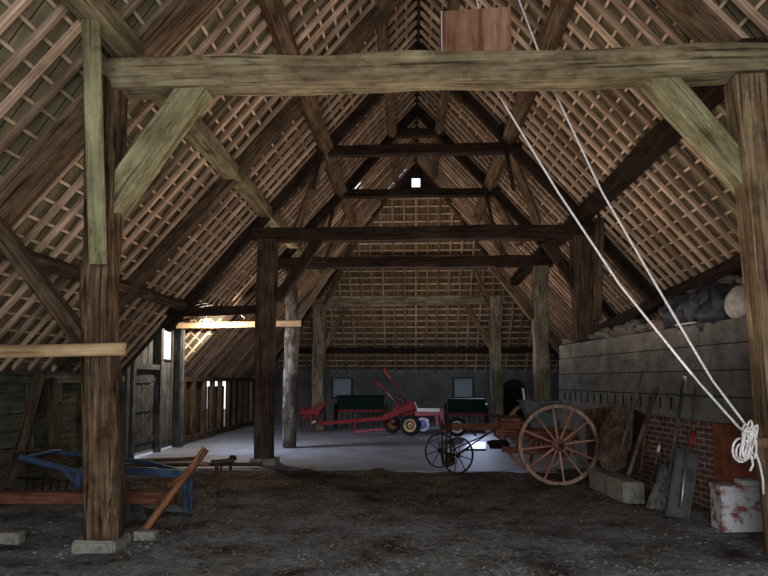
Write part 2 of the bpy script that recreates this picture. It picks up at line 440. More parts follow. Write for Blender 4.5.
roof_slope('left', 'left roof slope of clay tiles on pale rafters')
roof_slope('right', 'right roof slope of clay tiles on pale rafters')

bm = bmesh.new()
for sx in (-1, 1): add_prism(bm, [V((RX, YN, RZ+.27)), V((RX+sx*.32, YN, RZ+.27-.32*SL)), V((RX+sx*.32, YN, RZ+.31-.32*SL)), V((RX, YN, RZ+.33))], (0, hip_y(GZ)+.6-YN, 0))
structure(link('ceiling', bm, M['dark_wood']))['label'] = 'dark ridge capping'
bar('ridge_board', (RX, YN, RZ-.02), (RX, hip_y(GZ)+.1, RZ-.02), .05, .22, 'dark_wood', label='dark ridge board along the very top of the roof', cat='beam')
# hipped end
def hip():
    root = bpy.data.objects.new('ceiling', None); C.objects.link(root); root.matrix_basis = Matrix.Translation((RX, YF, 0)); structure(root); root['label'] = 'hipped far end of the tiled roof'
    down = V((0, 1, -SL)).normalized(); nrm = V((0, SL, 1)).normalized()
    zt = GZ
    smax = (zt-HIPZ0)*LN/SL+0.1
    yt = hip_y(zt)
    def P(x, s, h): return V((x, yt, zt)) + down*s + nrm*h
    def xr(s):
        z = zt-s*SL/LN; return RX-(RZ-z)/SL, RX+(RZ-z)/SL
    bm = bmesh.new(); uv = bm.loops.layers.uv.new('UVMap'); H = RAFD+0.035
    rows = [i*0.28 for i in range(int(smax/0.28)+1)]+[smax]
    for a, b_ in zip(rows[:-1], rows[1:]):
        xa, xb = xr(a), xr(b_)
        f = bm.faces.new([bm.verts.new(p) for p in (P(xa[0]-.15, a, H+.03), P(xa[1]+.15, a, H+.03), P(xb[1]+.15, b_, H), P(xb[0]-.15, b_, H))])
        for l, u in zip(f.loops, ((xa[0]+14, a), (xa[1]+14, a), (xb[1]+14, b_), (xb[0]+14, b_))): l[uv].uv = u
    link('tile_sheet', bm, M['tiles'], root)
    for s in rows[1:-1]:
        x0, x1 = xr(s); bm = bmesh.new(); L = x1-x0
        add_box(bm, (0, 0, L/2), (0.045, .026, L))
        mm = Matrix((down, -nrm, V((1, 0, 0)))).transposed().to_4x4(); mm.translation = P(x0, s, RAFD+.013)
        link('batten', bm, M['batten_wood'], root, mm)
    x = RX-6.0
    while x < RX+6.01:
        # start where the hip plane meets the side slopes
        z0 = RZ-SL*abs(x-RX); s0 = max(0.02, (zt-z0)*LN/SL+.05); s1 = smax
        if s1-s0 > .3: bar('rafter', P(x, s0, RAFD/2), P(x, s1, RAFD/2), .07, RAFD, 'rafter_wood', root, wob=.01, up=nrm, seg=.8)
        x += 0.4
    # gablet with its small opening
    h = RZ-zt; bm = bmesh.new(); y = yt+.16
    ox0, ox1, oz0, oz1 = RX-.14, RX+.14, zt+.2, zt+.5
    def Q(x, z): return V((x, y, z))
    hw = h/SL+.1
    add_prism(bm, [Q(RX-hw, zt), Q(ox0, zt), Q(ox0, RZ-(RX-ox0)*SL+.1), ], (0, .03, 0))
    add_prism(bm, [Q(ox1, zt), Q(RX+hw, zt), Q(ox1, RZ-(ox1-RX)*SL+.1)], (0, .03, 0))
    add_prism(bm, [Q(ox0, zt), Q(ox1, zt), Q(ox1, oz0), Q(ox0, oz0)], (0, .03, 0))
    add_prism(bm, [Q(ox0, oz1), Q(ox1, oz1), Q(ox1, RZ+.12), Q(RX, RZ+.3), Q(ox0, RZ+.12)], (0, .03, 0))
    link('gablet', bm, M['dark_wood'], root)
    for sx in (-1, 1):
        c = RX+sx*(RZ-GZ)/SL
        bar('hip_rafter', (c, yt+.05, GZ-.05), (RX+sx*6.15, YF-.1, HIPZ0-.05), .1, .14, 'mid_wood', root, wob=.02)
hip()

# ------------------------------------------------------------------ ground
bm = bmesh.new(); nx, ny = 110, 130
X0, X1, Y0, Y1 = XL-.1, XR+.1, YN, 13.2
gv = [[None]*(ny+1) for _ in range(nx+1)]
def gz(x, y):
    e = min(1, max(0, (Y1-.1-y)/.8))
    d = .045*noise.noise(V((x*.7, y*.7, 0)))+.035*noise.noise(V((x*2.3, y*2.3, 3)))+.018*noise.noise(V((x*7, y*7, 7)))
    edge = max(0, y-11.6+.35*noise.noise(V((x*.6, 0, 4))))
    return 0.0+d*(.35+.65*e)-.035*edge*(1 if y > 11.4 else 0)
for i in range(nx+1):
    for j in range(ny+1):
        x = X0+(X1-X0)*i/nx; y = Y0+(Y1-Y0)*j/ny
        gv[i][j] = bm.verts.new((x, y, gz(x, y)))
for i in range(nx):
    for j in range(ny): bm.faces.new((gv[i][j], gv[i+1][j], gv[i+1][j+1], gv[i][j+1]))
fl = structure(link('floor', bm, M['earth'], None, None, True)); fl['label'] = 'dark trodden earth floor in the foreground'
bm = bmesh.new()
# slab with an irregular front edge where earth has spread on to it
pts = []
k = 40
for i in range(k+1):
    x = X0+(X1-X0)*i/k
    pts.append((x, 12.1+.16*noise.noise(V((x*.8, 0, 0)))+(-.9 if x < -3.4 else 0)+ (.9*min(1,max(0,(x+3.9)/1.0)) if -3.9 < x < -2.9 else (.0)), 0))
pts = [(x, 12.05+.22*noise.noise(V((x*.9, 2, 0))), 0) for x, _, _ in pts]
add_prism(bm, [(p[0], p[1]-.3, -.12) for p in pts]+[(X1, YF+.3, -.12), (X0, YF+.3, -.12)], (0, 0, .125))
sl = structure(link('floor', bm, M['slab'])); sl['label'] = 'pale blue-grey concrete floor at the far end'
bm = bmesh.new(); add_box(bm, (0, 10, -.5), (60, 70, .2))
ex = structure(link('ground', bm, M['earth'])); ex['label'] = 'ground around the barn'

# debris and straw: uncountable
bm = bmesh.new(); rnd = random.Random(3)
for i in range(9000):
    y = 4.2+7.6*rnd.random()**1.3; x = rnd.uniform(-4.5, 4.2)*max(.6, y/9)
    if x < XL+.2 or x > XR-.2: continue
    if noise.noise(V((x*.9, y*.9, 5))) < -.12 and rnd.random() < .8: continue
    a = rnd.uniform(0, 6.28); L = rnd.uniform(.02, .085); w = rnd.uniform(.003, .008)
    d = V((math.cos(a), math.sin(a), rnd.uniform(-.15, .25)))*L; n_ = V((-math.sin(a), math.cos(a), 0))*w
    c = V((x, y, gz(x, y)+.012+max(0, -d.z)))
    bm.faces.new([bm.verts.new(p) for p in (c-n_, c+d-n_, c+d+n_, c+n_)])
o = link('straw_litter', bm, plain('straw', (.42, .38, .32), .9, var=.6, scale=3)); o['kind'] = 'stuff'; tag(o, 'scattered bits of straw lying on the earth floor', 'straw')
bm = bmesh.new()
for i in range(2600):
    y = 4.4+7.2*rnd.random(); x = rnd.uniform(-5.6, 3.6)
    g = noise.noise(V((x*.8, y*.8, 9)))
    if g < -.02 and rnd.random() < .75: continue
    s = rnd.uniform(.008, .026)
    vs = bmesh.ops.create_icosphere(bm, subdivisions=1, radius=s)['verts']
    q = rnd.random()*9
    for v in vs:
        v.co = v.co*(1+.5*noise.noise(v.co*30+V((q, 0, 0)))); v.co.z *= .45; v.co += V((x, y, gz(x, y)+s*.2))
o = link('earth_clods', bm, M['earth']); o['kind'] = 'stuff'; tag(o, 'small clods of earth strewn over the floor', 'earth')

# ------------------------------------------------------------------ side walls
def boards_v(bm, x, y0, y1, z0, z1f, wd=.17, gap=(.0, .03), t=.03, rr=random.Random(11)):
    y = y0
    while y < y1:
        w = min(wd*rr.uniform(.75, 1.25), y1-y)
        zt = z1f(y+w/2)
        add_box(bm, (x+rr.uniform(-.012, .012), y+w/2, (z0+zt)/2+rr.uniform(0, .02)), (t, w, zt-z0))
        y += w+(rr.uniform(*gap) if rr.random() < .45 else .002)
# left wall: raised boarded bay with side door, low wall either side
eave = 1.72
bm = bmesh.new()
rr = random.Random(5)
z = -.1
while z < eave+.05:              # near length: horizontal boards
    h = rr.uniform(.17, .24); add_box(bm, (XL-.02+rr.uniform(-.01, .01), (YN+12.75)/2, z+h/2), (.035, 12.75-YN, h)); z += h-.002
for y in (5.2, 7.0, 8.55, 10.3, 11.6):
    add_box(bm, (XL+.07, y, .88), (.12, .14, 1.74))
add_box(bm, (XL+.06, (YN+12.75)/2, 1.72), (.14, 12.75-YN, .13))
wl = structure(link('wall_left', bm, M['green_board_y'])); wl['label'] = 'low green-grey boarded wall under the left eaves'
# raised bay at PY0..PY1, boards with an opening for door and window
bm = bmesh.new()
top = 3.15
DY0, DY1 = 13.15, 14.5
for (a, b_, z0, z1) in ((PY0, DY0, .03, top), (DY0, DY1, 1.95, top), (DY1, 14.9, .05, top), (14.9, 15.5, 0.05, 2.2), (14.9, 15.5, 2.95, top), (15.5, PY1, .05, top)):
    boards_v(bm, XL-.02, a, b_, z0, lambda y, z1=z1: z1, .19, (.004, .018), .03, rr)
for y in (PY0+.05, DY0-.05, DY1+.02, PY1-.07):
    add_box(bm, (XL+.08, y, top/2), (.15, .13, top))
add_box(bm, (XL+.07, (PY0+PY1)/2, top), (.16, PY1-PY0+.1, .14)); add_box(bm, (XL+.07, (DY0+DY1)/2, 2.0), (.12, DY1-DY0, .12))
wb = structure(link('wall_left', bm, M['grey_wood'])); wb['label'] = 'tall grey boarded bay holding the side door'
wn = structure(thing('window_1', 'small bright unglazed window', 'x', (XL, 15.22, 2.25))); del wn['category']
bm = bmesh.new()
for (c, s) in (((XL, 14.91, 2.57), (.05, .03, .76)), ((XL, 15.49, 2.57), (.05, .03, .76)), ((XL, 15.2, 2.2), (.08, .6, .03)), ((XL, 15.2, 2.94), (.05, .6, .03))): add_box(bm, c, s)
link('window_frame', bm, M['mid_wood'], wn)
# flat lid and cheeks of the raised bay
bm = bmesh.new()
add_prism(bm, [(XL-.15, PY0, top+.08), (-4.62, PY0, top+.36), (-4.62, PY1, top+.36), (XL-.15, PY1, top+.08)], (0, 0, .05))
for k in range(8):
    y = PY0+.15+k*.37; add_prism(bm, [(XL, y, top), (-4.6, y, top+.28), (-4.6, y+.07, top+.28), (XL, y+.07, top)], (0, 0, .08))
structure(link('ceiling', bm, M['mid_wood']))['label'] = 'boarded lid over the raised side bay'
bm = bmesh.new()
for y in (PY0-.02, PY1):
    add_prism(bm, [(XL-.1, y, zr(XL-.1)-.05), (XL-.1, y, top+.1), (-4.6, y, top+.4), (-4.6, y, zr(-4.6)-.02)], (0, .03, 0))
structure(link('wall_left', bm, M['tiles']))['label'] = 'triangular cheek beside the raised bay'
ck = bmesh.new()
for k in range(7):          # sloping timbers and laths on the far cheek
    off = .16+k*.27
    x0 = XL; z0 = zr(x0)+off; zt2 = top+.12; x1 = x0+(zt2-z0)/SL
    if z0 > zt2-.1: break
    add_prism(ck, [(x0, PY1-.06, z0), (x1, PY1-.06, zt2), (x1+.07, PY1-.06, zt2), (x0, PY1-.06, z0-.08)], (0, .05, 0))
for k in range(8):
    x0 = XL+.1+k*.2; zb2 = zr(x0)+.02
    # laths square to the slope
    x1 = x0-.75; z1 = zb2+.75/SL
    if x1 < XL: x1 = XL; z1 = zb2+(x0-XL)/SL
    if z1 > top+.12: z1 = top+.12; x1 = x0-(z1-zb2)*SL
    add_prism(ck, [(x0, PY1-.02, zb2), (x1, PY1-.02, z1), (x1, PY1-.02, z1+.035), (x0, PY1-.02, zb2+.035)], (0, .02, 0))
structure(link('wall_left', ck, M['rafter_wood']))['label'] = 'sloping timbers on the triangular cheek'
# door
dr = structure(thing('door_1', 'weathered grey stable door of vertical boards', 'x', (XL, DY0, 0))); del dr['category']
bm = bmesh.new(); boards_v(bm, XL, DY0+.01, DY1-.01, .09, lambda y: 1.96-.2*max(0, 1-(y-DY0)/.35), .2, (.0, .006), .03, rr)
link('door_leaf', bm, M['grey_wood'], dr)
bm = bmesh.new()
for z in (.35, 1.05, 1.7): add_box(bm, (XL+.035, (DY0+DY1)/2, z), (.03, DY1-DY0-.1, .13))
link('ledge', bm, M['grey_wood'], dr)
for z0, z1 in ((.4, 1.0), (1.1, 1.65)):
    bar('brace', (XL+.035, DY0+.1, z0), (XL+.035, DY1-.15, z1), .03, .1, 'grey_wood', dr)
bm = bmesh.new(); add_box(bm, (XL+.06, DY1-.15, 1.05), (.03, .05, .22)); link('latch', bm, M['iron'], dr)
# far length of the left wall: gappy upright boards and sloping studs
bm = bmesh.new()
def ztop(y): return 1.5 if 18.1 < y < 20.4 else 1.74
for ya, yb in ((PY1+.22, 17.0), (17.2, 18.7), (18.8, 20.0), (20.3, 22.6), (22.95, YF)): boards_v(bm, XL-.02, ya, yb, .03, ztop, .2, (.06, .17), .018, rr)
y = PY1+.3
while y < YF-.3:
    add_box(bm, (XL+.1, y, .88), (.13, .12, 1.7)); y += rr.uniform(.65, .9)
add_box(bm, (XL+.07, (PY1+YF)/2, 1.72), (.14, YF-PY1, .12)); add_box(bm, (XL+.07, (PY1+YF)/2, .12), (.16, YF-PY1, .16))
structure(link('wall_left', bm, M['mid_wood']))['label'] = 'gappy board wall with daylight showing between the boards'
# right outer wall
bm = bmesh.new(); add_box(bm, (XR+.1, (YN+YF)/2, .95), (.2, YF-YN+.4, 1.9))
structure(link('wall_right', bm, M['concrete']))['label'] = 'low outer wall of the right aisle'
# far wall with two blocked windows and an arched recess
zw = 2.12
bm = bmesh.new()
wxs = [(-3.28, -2.4), (1.62, 2.5)]
AX0, AX1 = 3.55, 4.65
cuts = [(XL-.2, wxs[0][0], 0, zw), (wxs[0][0], wxs[0][1], 0, .95), (wxs[0][0], wxs[0][1], 1.8, zw), (wxs[0][1], wxs[1][0], 0, zw), (wxs[1][0], wxs[1][1], 0, .95), (wxs[1][0], wxs[1][1], 1.8, zw), (wxs[1][1], AX0, 0, zw), (AX1, XR+.2, 0, zw)]
for a, b_, c, d in cuts: add_box(bm, ((a+b_)/2, YF+.1, (c+d)/2), (b_-a, .25, d-c))
arc = [V((AX0, YF-.02, 1.15))]+[V(((AX0+AX1)/2-(AX1-AX0)/2*math.cos(math.pi*i/12), YF-.02, 1.15+.6*math.sin(math.pi*i/12))) for i in range(1, 12)]+[V((AX1, YF-.02, 1.15)), V((AX1, YF-.02, zw)), V((AX0, YF-.02, zw))]
add_prism(bm, arc, (0, .25, 0))
structure(link('wall_back', bm, M['render']))['label'] = 'blue-grey rendered far wall'
bm = bmesh.new(); add_box(bm, ((AX0+AX1)/2, YF+.6, .9), (1.6, .05, 2.0)); structure(link('wall_back', bm, M['black']))['label'] = 'black panel painted as the dark recess behind the arched opening'  # shade inside the opening put into a black panel
for i, (a, b_) in enumerate(wxs):
    w = structure(thing('window_%d' % (i+2), 'pale grey blocked window in the far wall', 'x', ((a+b_)/2, YF, .95))); del w['category']
    bm = bmesh.new()
    for (cx, s) in ((a+.04, 1), (b_-.04, 1)): add_box(bm, (cx, YF-.0, 1.375), (.07, .12, .85))
    add_box(bm, ((a+b_)/2, YF, .98), (b_-a, .14, .06)); add_box(bm, ((a+b_)/2, YF, 1.78), (b_-a, .12, .05))
    link('window_frame', bm, M['mid_wood'], w)
    bm = bmesh.new(); add_box(bm, ((a+b_)/2, YF+.04, 1.375), (b_-a-.1, .03, .8)); link('pane', bm, M['grey_panel'], w)
# near end wall behind the camera, with a wide doorway
bm = bmesh.new()
add_prism(bm, [(XL-.2, YN, 0), (-2.2, YN, 0), (-2.2, YN, 3.6), (2.5, YN, 3.6), (2.5, YN, 0), (XR+.2, YN, 0), (XR+.2, YN, 1.8), (RX, YN, RZ+.2), (XL-.2, YN, 1.8)], (0, -.1, 0))
structure(link('wall_front', bm, M['grey_wood']))['label'] = 'boarded end wall with a wide doorway'

# ------------------------------------------------------------------ timber frames
F1, F2, F3, F4 = 6.25, 12.6, 15.6, 20.8
def T(name, label, p0, p1, w, h, mat='mid_wood', wob=.03, cat='beam', up=V((0, 0, 1)), n=None, taper=1, group=None, **k):
    return bar(name, p0, p1, w, h, mat, None, wob, up, taper, n, label, cat, group, smooth=bool(n), **k)
# --- frame 1 (nearest)
pL0 = at(101, 545, F1); pL1 = at(110, 78, F1)
pL0.z = .12
po = T('timber_post', 'thick rough bark-brown post nearest on the left, on a concrete pad', pL0, pL1+V((0, 0, .12)), .355, .33, 'post_wood', .075, 'post', n=20, taper=.9, seg=.12)
bm = bmesh.new(); add_box(bm, (pL0.x, pL0.y+.03, .04), (.44, .4, .16)); bmesh.ops.bevel(bm, geom=bm.edges[:], offset=.02, segments=2, affect='EDGES')
tag(link('pad_stone', bm, M['stone']), 'square concrete pad under the nearest left post', 'pad')
pR0 = at(788, 548, F1); pR0.z = 0; pR1 = at(745, 80, F1)
T('timber_post', 'squared brown post at the right edge with a rope tied to it', pR0, pR1, .31, .28, 'right_post', .04, 'post', seg=.2)
tl = at(96, 76, F1); tr = at(790, 60, F1)
TIEZ = 4.88
tie1 = T('tie_beam', 'big green-grey tie beam spanning the foreground', (tl.x-.0, F1, TIEZ-.01), (4.4, F1, TIEZ+.02), .30, .30, 'green_wood', .05, seg=.25)
# green board in front of the left post
b0 = at(98, 264, 5.95); b1 = at(90, 12, 5.45)
T('upright_board', 'pale green-grey board nailed upright to the nearest left post', b0, b1, .16, .06, 'pale_green', .01, 'board')
# braces
T('brace', 'broad pale green brace from nearest left post up to big tie beam', at(106, 216, F1+.07), at(199, 86, F1+.04), .27, .28, 'pale_green', .03, up=V((0, 1, 0)))
T('brace', 'broad pale green brace from right edge post up to big tie beam', at(757, 193, F1+.1), at(655, 76, F1+.06), .24, .26, 'pale_green', .03, up=V((0, 1, 0)))
# pale plank
T('plank', 'new pale plank nailed level across the nearest left post', (-5.2, 5.98, 1.96), at(125, 349, 5.98), .05, .125, 'pale_wood', .006, 'plank')
T('strut', 'dark sloping strut in left aisle meeting nearest left post', at(86, 343, 6.3), at(-30, 187, 6.3), .16, .2, 'mid_wood', .04, up=V((0, 1, 0)))

def principals(Y, lab, mat='dark_wood', sides=(-1, 1), w=.2, h=.2, low=None):
    for sx in sides:
        x1 = (XL+.15 if sx < 0 else XR-.15)
        if low and sx < 0: x1 = low
        d = V((sx, 0, -SL)).normalized(); nr = V((sx*SL, 0, 1)).normalized()
        p0 = V((RX, Y, RZ))+d*.15-nr*(h/2+.005); p1 = V((x1, Y, zr(x1)))-nr*(h/2+.005)
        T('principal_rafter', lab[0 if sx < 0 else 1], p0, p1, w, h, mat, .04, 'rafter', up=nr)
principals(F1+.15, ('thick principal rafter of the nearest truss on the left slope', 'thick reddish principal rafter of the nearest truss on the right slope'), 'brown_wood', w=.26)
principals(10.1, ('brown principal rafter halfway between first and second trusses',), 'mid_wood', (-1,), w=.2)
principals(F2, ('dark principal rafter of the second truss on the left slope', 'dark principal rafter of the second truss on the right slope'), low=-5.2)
principals(F3, ('dark principal rafter of the third truss on the left slope', 'dark principal rafter of the third truss on the right slope'), low=-4.9)
# --- frame 2
x2L, x2R = at(267, 300, F2).x, at(584, 280, F2).x
T('timber_post', 'dark squared post of the second frame on the left', (x2L, F2, .1), (x2L, F2, 4.6), .36, .3, 'post_dark', .04, 'post')
bm = bmesh.new(); add_box(bm, (x2L, F2, .06), (.52, .46, .14)); bmesh.ops.bevel(bm, geom=bm.edges[:], offset=.015, segments=1, affect='EDGES')
tag(link('pad_stone', bm, M['stone']), 'flat pad stone under the second left post', 'pad')
T('timber_post', 'thick brown post standing on top of the right block wall', (x2R, F2, 2.47), (x2R, F2, 4.6), .44, .34, 'post_dark', .03, 'post')
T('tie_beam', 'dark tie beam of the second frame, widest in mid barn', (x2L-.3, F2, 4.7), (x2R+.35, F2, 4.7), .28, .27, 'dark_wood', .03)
T('brace', 'dark curved brace at the second left post', at(276, 300, F2), at(318, 240, F2), .2, .2, 'dark_wood', .04, up=V((0, 1, 0)))
T('brace', 'dark brace at the post on the right wall', at(578, 292, F2), at(545, 242, F2), .18, .18, 'dark_wood', .04, up=V((0, 1, 0)))
T('strut', 'slanting plank beside the post on the right wall', at(598, 320, F2-.3), at(600, 215, F2-.3), .16, .12, 'mid_wood', .03, up=V((0, 1, 0)))
T('aisle_tie', 'dark aisle tie joining second left post to left roof', (-5.05, F2, 3.1), (x2L-.1, F2, 3.17), .2, .17, 'dark_wood', .03)
# --- frame 3
x3L, x3R = at(291, 350, F3).x, at(541, 330, F3).x
T('timber_post', 'flaking white-streaked post of the third frame on the left', (x3L, F3, .03), (x3L, F3, 4.55), .33, .28, 'white_post', .06, 'post', n=14, seg=.2)
T('timber_post', 'grey-brown post of the third frame beyond the block wall', (x3R, F3, .03), (x3R, F3, 4.55), .36, .3, 'olive_wood', .05, 'post')
T('tie_beam', 'dark tie beam of the third frame just below the second', (x3L-.3, F3, 4.68), (x3R+.3, F3, 4.68), .28, .26, 'dark_wood', .03)
T('brace', 'dark brace at the white-streaked third left post', at(297, 318, F3), at(331, 268, F3), .18, .2, 'mid_wood', .04, up=V((0, 1, 0)))
T('brace', 'long brace at the third right post', at(534, 318, F3), at(490, 265, F3), .16, .2, 'mid_wood', .04, up=V((0, 1, 0)))
T('plank', 'new pale plank spanning the left aisle by the lit bulb', (XL+.15, F3-.22, 3.07), at(301, 323.5, F3-.22), .05, .15, 'pale_wood', .006, 'plank')
T('stud', 'pale upright stud at the corner of the raised side bay', (XL+.28, F3-.1, .03), (XL+.28, F3-.1, 3.0), .09, .09, 'grey_wood', .01, 'post')
# --- frame 4
x4L, x4R = at(319, 360, F4).x, at(496, 350, F4).x
T('timber_post', 'pale grey-brown post of the farthest frame on the left', (x4L, F4, .03), (x4L, F4, 4.2), .40, .34, 'olive_wood', .06, 'post')
T('timber_post', 'pale grey-brown post of the farthest frame on the right', (x4R, F4, .03), (x4R, F4, 4.5), .36, .32, 'olive_wood', .06, 'post')
z4 = at(400, 303, F4).z
T('tie_beam', 'brown tie beam of the farthest frame against the hipped tiles', (x4L-.25, F4, z4), (x4R+.3, F4, z4+.1), .3, .3, 'olive_wood', .04)
T('brace', 'curved brace at the farthest right post', at(492, 348, F4), at(466, 303, F4), .16, .2, 'brown_wood', .04, up=V((0, 1, 0)))
T('brace', 'curved brace at the farthest left post', at(325, 348, F4), at(349, 303, F4), .16, .2, 'mid_wood', .04, up=V((0, 1, 0)))
for (a, b_, s, l) in (((325, 305), (352, 245), -.2, 'slanting strut rising from the farthest left post'), ((489, 305), (472, 262), -.2, 'slanting strut rising from the farthest right post')):
    T('strut', l, at(*a, F4-.1), at(*b_, F4-.1), .15, .15, 'mid_wood', .03, up=V((0, 1, 0)))
# --- collars
def collar(Y, py, lab, mat='dark_wood', ext=.1):
    z = at(410, py, Y).z; hw = (RZ-z)/SL-.12
    T('collar_beam', lab, (RX-hw-ext, Y-.05, z), (RX+hw+ext, Y-.05, z), .2, .2, mat, .03)
collar(F2, 151, 'dark collar beam high across the second truss')
collar(F3, 194, 'dark collar beam high across the third truss')
collar(F3+.0, 134, 'short yoke beam tight under the ridge')
# inner slanting struts from tie to purlin
for (a, b_, Y, l) in (((313, 190), (324, 140), F2-.1, 'thin slanting strut under left end of the higher collar'), ((514, 190), (501, 125), F2-.1, 'thin slanting strut under right end of the higher collar'),
                      ((329, 228), (338, 186), F3-.1, 'thin slanting strut under left end of the lower collar'), ((494, 228), (484, 186), F3-.1, 'thin slanting strut under right end of the lower collar')):
    T('strut', l, at(*a, Y), at(*b_, Y), .07, .1, 'dark_wood', .01, up=V((0, 1, 0)))
# --- longitudinal timbers
def longi(name, label, x, z, y0, y1, w, h, mat, roll=0, wob=.04):
    up = V((math.sin(roll), 0, math.cos(roll)))
    return T(name, label, (x, y0, z), (x, y1, z), w, h, mat, wob, up=up, seg=.5)
longi('arcade_plate', 'green-brown arcade plate along the left post tops', -3.0, 5.17, 3.4, F4, .26, .24, 'green_wood')
longi('arcade_plate', 'dark arcade plate along the right post tops', 3.42, 5.0, F1-.12, F4, .26, .26, 'dark_wood')
sa = math.atan(SL)
def purlin(name, label, side, x, y0, y1, w, h, mat):
    sx = -1 if side == 'left' else 1
    z = zr(x)-(h/2+.02)*LN
    return longi(name, label, x, z, y0, y1, w, h, mat, roll=sx*sa)
purlin('purlin', 'weathered middle purlin of the left roof slope', 'left', -1.78, 4, 18.5, .26, .2, 'brown_wood')
purlin('purlin', 'weathered middle purlin of the right roof slope', 'right', 1.98, 4, 18.5, .26, .2, 'brown_wood')
purlin('purlin', 'high purlin close under the ridge on the left', 'left', -.48, 6, 19.2, .17, .14, 'brown_wood')
purlin('purlin', 'high purlin close under the ridge on the right', 'right', .72, 6, 19.2, .17, .14, 'brown_wood')
purlin('purlin', 'low purlin of the left aisle roof', 'left', -4.72, 4, F2, .17, .16, 'mid_wood')
T('purlin', 'low dark purlin of the right aisle roof', (4.62, 4, zr(4.62)-.2), (5.15, 18, zr(5.15)-.2), .22, .22, 'dark_wood', .03)
T('purlin', 'upper purlin across the hipped far end', (RX-1.9, hip_y(6.05)-.12, 5.95), (RX+1.9, hip_y(6.05)-.12, 5.95), .14, .2, 'brown_wood', .02)
T('purlin', 'lower purlin across the hipped far end', (RX-4.7, hip_y(2.95)-.12, 2.85), (RX+4.7, hip_y(2.95)-.12, 2.85), .14, .2, 'dark_wood', .02)
# wind braces on the nave slopes
def on_roof(x, y, off=.12):
    sx = -1 if x < RX else 1
    return V((x, y, zr(x)))-V((sx*SL, 0, 1)).normalized()*off
for (x0, y0, x1, y1, l) in ((-2.9, 14.9, -1.9, F2+.1, 'wind brace on left slope rising from second bay'), (-2.9, F3+1.6, -1.9, F3+.1, 'wind brace on left slope beyond the third truss'),
                            (3.1, 14.8, 2.1, F2+.1, 'wind brace on right slope rising from second bay'), (3.1, F3+1.6, 2.1, F3+.1, 'wind brace on right slope beyond the third truss'),
                            (-2.9, F4-1.2, -1.9, F4-3.2, 'wind brace on left slope near the hipped end'), (3.1, F4-1.2, 2.1, F4-3.2, 'wind brace on right slope near the hipped end')):
    T('wind_brace', l, on_roof(x0, y0), on_roof(x1, y1), .18, .07, 'brown_wood', .02)
# ------------------------------------------------------------------ bulb on the left aisle plank
bp = at(206, 321, F3-.6)
lb = thing('light_bulb', 'glowing bare bulb above the pale plank in the left aisle', 'light', bp)
bm = bmesh.new(); bmesh.ops.create_uvsphere(bm, u_segments=16, v_segments=10, radius=.055, matrix=Matrix.Translation(bp)); link('glass_bulb', bm, M['bulb'], lb, None, True)
bm = bmesh.new(); add_lathe(bm, [(0, 0), (.02, 0), (.02, .07), (0, .07)], 12, Matrix.Translation(bp+V((0, 0, .05))) @ Matrix.Rotation(R(90), 4, 'X')); link('socket', bm, M['black'], lb)

#OBJ-BEGIN
# ------------------------------------------------------------------ right-hand block wall
def lerp(a, b_, t): return a+(b_-a)*t
NX = at(734, 400, 7.65).x; FX = at(559, 400, 13.6).x
WY0, WY1, WT = 7.65, 13.6, 2.45
def wx(y): return lerp(NX, FX, (y-WY0)/(WY1-WY0))
wdir = V((FX-NX, WY1-WY0, 0)).normalized(); wn_ = V((wdir.y, -wdir.x, 0))       # outward (to the right)
WL = V((FX-NX, WY1-WY0, 0)).length
WM = Matrix((wdir, wn_, V((0, 0, 1)))).transposed().to_4x4(); WM.translation = V((NX, WY0, 0))
wr = structure(thing('wall_partition', 'board-marked grey concrete wall on a brick footing, right side', 'x', (NX, WY0, 0))); del wr['category']
bm = bmesh.new(); rq = random.Random(4)
lift = [(1.16+i*.33, 1.16+(i+1)*.33) for i in range(4)]
for j, (a, b_) in enumerate(lift):
    b_ = min(b_, WT)
    s = -.55
    while s < WL:
        L = min(rq.uniform(1.6, 3.0), WL-s)
        add_box(bm, (s+L/2, .2+rq.uniform(-.012, .004)+.012*j, (a+b_)/2), (L-.006, .4, b_-a-.012)); s += L
add_box(bm, (WL/2-.25, .24, (1.16+WT)/2-.02), (WL+.44, .3, WT-1.16-.04))
add_box(bm, (WL*.5+1.4, .2, .59), (WL-2.8, .4, 1.17))
bmesh.ops.bevel(bm, geom=bm.edges[:], offset=.006, segments=1, affect='EDGES')
link('concrete_lifts', bm, M['concrete'], wr, WM)
bm = bmesh.new(); add_box(bm, (-.26, .33, .58), (.5, .14, 1.17)); link('dark_gap_block', bm, M['black'], wr, WM)  # black block added to paint the dark gap below the overhanging lifts
bm = bmesh.new(); add_box(bm, (1.62, .2, .58), (2.36, .38, 1.16)); link('brick_footing', bm, M['brick'], wr, WM)
bm = bmesh.new(); add_box(bm, (.22, .2, .58), (.44, .42, 1.16)); link('brick_pier', bm, M['brick_red'], wr, WM)
bm = bmesh.new()
for k in range(15): add_box(bm, (1.4+k*.3, -.012, 1.37), (.025, .012, .17))
link('form_slots', bm, M['black'], wr, WM)
# white painted brick stub
sx0 = at(738, 500, 7.2).x
st = bmesh.new(); add_box(st, (0, 0, .25), (.48, .28, .5)); add_box(st, (.0, .0, .49), (.5, .3, .06)); add_box(st, (.13, .02, .54), (.2, .2, .07))
bmesh.ops.bevel(st, geom=st.edges[:], offset=.012, segments=1, affect='EDGES')
tag(link('brick_stub', st, M['brick_painted'], None, Matrix.Translation((at(738, 500, 7.4).x, 7.42, -.02))), 'low brick stub daubed with white paint beside right edge post', 'brickwork')

def on_wall(px, py, Y, dz=0): p = at(px, py, Y); return V((wx(Y)+.2, Y, WT+dz))
